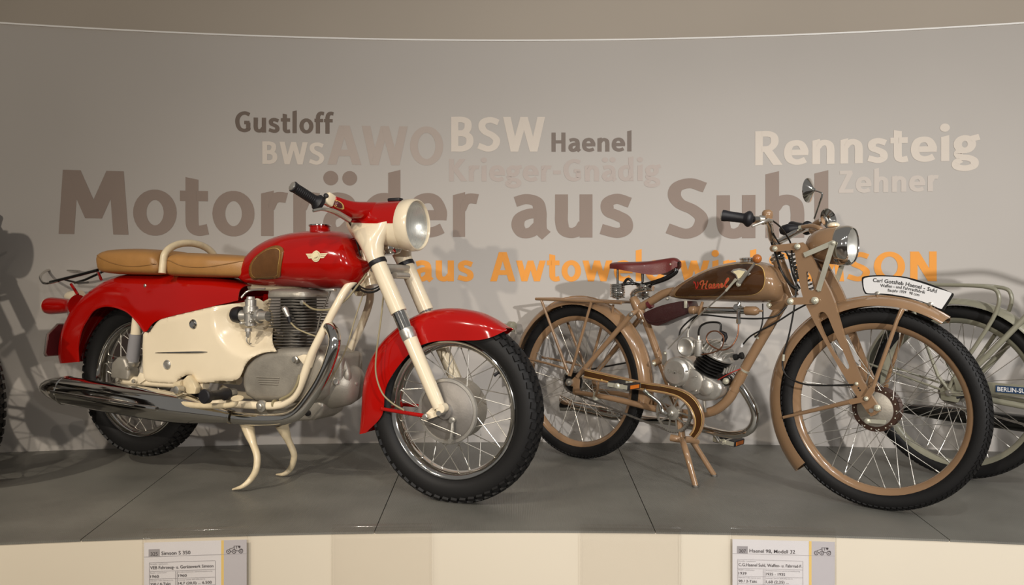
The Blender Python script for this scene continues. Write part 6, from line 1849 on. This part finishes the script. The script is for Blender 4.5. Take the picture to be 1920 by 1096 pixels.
# ================================================================== label holders on the platform front
def holder(x0, x1, ytop, lab, grp='clear label holders on the platform front'):
    def hit(px, r):
        dx = (px - 960) / FPX
        A_, B_, C_ = dx * dx + 1, -2 * CY, CY * CY - r * r
        t = (-B_ + math.sqrt(B_ * B_ - 4 * A_ * C_)) / (2 * A_)
        return t, math.atan2(t * dx, t - CY)
    t0, a0 = hit(x0, RF - 0.03)
    t1, a1 = hit(x1, RF - 0.03)
    am = (a0 + a1) / 2
    W = (RF - 0.03) * (a1 - a0)
    zt = CAMH + (548 - ytop) / FPX * (t0 + t1) / 2
    o = empty('label_holder', cyl(am, RF - 0.021, zt - 0.30), -am)
    tag(o, lab, 'label holder', grp)
    H = 0.30
    # local: x along, y outward from the room centre (away from viewer), z up
    MB().box((0, -0.0055, H - 0.016), (W, 0.002, 0.018)).build('back_strip', 'clear_acrylic', o)
    MB().box((0, -0.0125, H / 2 - 0.012), (W, 0.002, H - 0.024)).build('front_plate', 'clear_acrylic', o)
    m = MB()
    pr = [(-0.006, H - 0.009), (-0.0035, H - 0.003), (0.002, H), (0.014, H - 0.002), (0.0142, H - 0.0045), (0.003, H - 0.0025), (-0.002, H - 0.005), (-0.0045, H - 0.011)]
    m.rings([[(-W / 2, y, z) for y, z in pr], [(W / 2, y, z) for y, z in pr]])
    m.build('hanging_lip', 'clear_acrylic', o)
    for s in (-1, 1):
        MB().box((s * (W / 2 - 0.001), -0.009, H / 2 - 0.012), (0.0016, 0.0085, H - 0.024)).build('side_edge', 'clear_acrylic', o)
    return o, W, H, am, zt
def sheet(h, num, title, rows, lab):
    o, W, H, am, zt = h
    r = RF - 0.021 - 0.009
    s = empty('info_sheet', cyl(am, r, zt - 0.30), -am)
    tag(s, lab, 'label', 'printed labels in the holders')
    w = W - 0.008
    top = H - 0.036
    MB().box((0, 0.0006, top / 2), (w, 0.0006, top)).build('paper', 'paper', s)
    def quad(x0, x1, z0, z1, m, nm, y=-0.0002):
        MB().box(((x0 + x1) / 2, y, (z0 + z1) / 2), (x1 - x0, 0.0002, z1 - z0)).build(nm, m, s)
    X = lambda f: -w / 2 + w * f
    px = W / 198.0            # one photograph pixel at this distance
    quad(X(0.775), X(1.0), 0, top, 'paper_grey', 'grey_column')
    quad(X(0.75), X(0.775), 0, top, 'paper_yellow', 'yellow_stripe')
    quad(X(0.045), X(0.15), top - 27 * px, top - 13 * px, 'print_grey', 'number_box', -0.0004)
    quad(X(0.0), X(1.0), top - 27.6 * px, top - 27 * px, 'print_grey', 'rule', -0.0006)
    def T(t, xf, z, wpx, hpx, m='print_dark'):
        text_mesh(t, lambda x, y: (X(xf) + x, -0.0009, z + y), wpx * px, 'lettering', m, s, 0.006, hpx * px)
    T(num, 0.065, top - 25.5 * px, 13, 7)
    T(title[0], 0.168, top - 24.5 * px, title[1], 7)
    zb = top - 39 * px
    quad(X(0.05), X(0.69), zb - 17 * px, zb - 16.4 * px, 'print_grey', 'rule', -0.0006)
    quad(X(0.05), X(0.69), zb, zb + 0.6 * px, 'print_grey', 'rule', -0.0006)
    for xf in (0.05, 0.69): quad(X(xf), X(xf) + 0.6 * px, zb - 75 * px, zb, 'print_grey', 'rule', -0.0006)
    for xf in (0.302, 0.318): quad(X(xf), X(xf) + 0.6 * px, zb - 75 * px, zb - 18 * px, 'print_grey', 'rule', -0.0006)
    for k in (32, 47):
        quad(X(0.05), X(0.69), zb - k * px, zb - (k - 0.6) * px, 'print_grey', 'rule', -0.0006)
    T('Hersteller / manufacturer', 0.06, zb - 3.6 * px, 33, 2.0, 'print_grey')
    T(rows[0][0], 0.06, zb - 12.5 * px, rows[0][1], 6.2)
    T('Baujahr / construction', 0.06, zb - 20.5 * px, 30, 2.0, 'print_grey')
    T('Produktionszeitraum / period of manufacturing', 0.33, zb - 20.5 * px, 64, 2.0, 'print_grey')
    T(rows[1][0], 0.06, zb - 29 * px, rows[1][1], 5.4)
    T(rows[2][0], 0.33, zb - 29 * px, rows[2][1], 5.4)
    T('Hubraum / cubic capacity (cm³)', 0.06, zb - 35.5 * px, 42, 2.0, 'print_grey')
    T('Leistung / power (kW (PS) min-1)', 0.33, zb - 35.5 * px, 50, 2.0, 'print_grey')
    T(rows[3][0], 0.06, zb - 44 * px, rows[3][1], 5.4)
    T(rows[4][0], 0.33, zb - 44 * px, rows[4][1], 5.4)
    # veteran car pictogram
    cx, cz = X(0.885), top - 18 * px
    c = MB()
    def seg(pts, r=0.45): c.tube([(cx + x * px, -0.001, cz + z * px) for x, z in pts], r * px, 5)
    for x in (-12.5, -2, 11):
        c.tube([(cx + (x + 3.6 * math.cos(a)) * px, -0.001, cz + (-4 + 3.6 * math.sin(a)) * px) for a in [2 * PI * k / 16 for k in range(16)]], 0.55 * px, 5, closed=True)
        c.tube([(cx + (x + 0.8 * math.cos(a)) * px, -0.001, cz + (-4 + 0.8 * math.sin(a)) * px) for a in [2 * PI * k / 8 for k in range(8)]], 0.4 * px, 5, closed=True)
    seg([(-11, 0.5), (-4, 3.2), (-2, 3.2), (-2, 6.5), (9, 6.5), (8, 2)])
    seg([(-2, 6.5), (-1, 0), (4, -3), (7, -3)])
    seg([(-9, -3), (-6, -4)])
    seg([(3, 6), (3, 1)])
    seg([(6, 5), (10, 6), (9, 3.5), (7, 3.8), (8, 5)], 0.8)
    seg([(9, 0), (13, 0.5), (15, -2)])
    c.build('car_pictogram', 'print_dark', s, kind='stuff')
    return s
h1 = holder(267, 465, 991, 'clear plastic holder at the far left with the label numbered 325')
h2 = holder(622, 810, 984, 'empty clear plastic holder below the red motorcycle front wheel')
h3 = holder(1088, 1277, 986, 'empty clear plastic holder right of the middle, below the brown rear wheel')
h4 = holder(1371, 1568, 990, 'clear plastic holder at the right with the label numbered 307')
sheet(h1, '325', ('Simson S 350', 54), [('VEB Fahrzeug- u. Gerätewerk Simson', 118), ('1960', 16), ('1960', 16), ('350 / 4-Takt', 38), ('14,7 (20,0) ... 6.500', 63)], 'printed paper label with the number 325 in the left holder')
sheet(h4, '307', ('Haenel 98, Modell 32', 86), [('C.G.Haenel Suhl, Waffen- u. Fahrrad-F.', 120), ('1939', 15), ('1935 - 1935', 36), ('98 / 2-Takt', 35), ('1,68 (2,25) ...', 43)], 'printed paper label with the number 307 in the right holder')
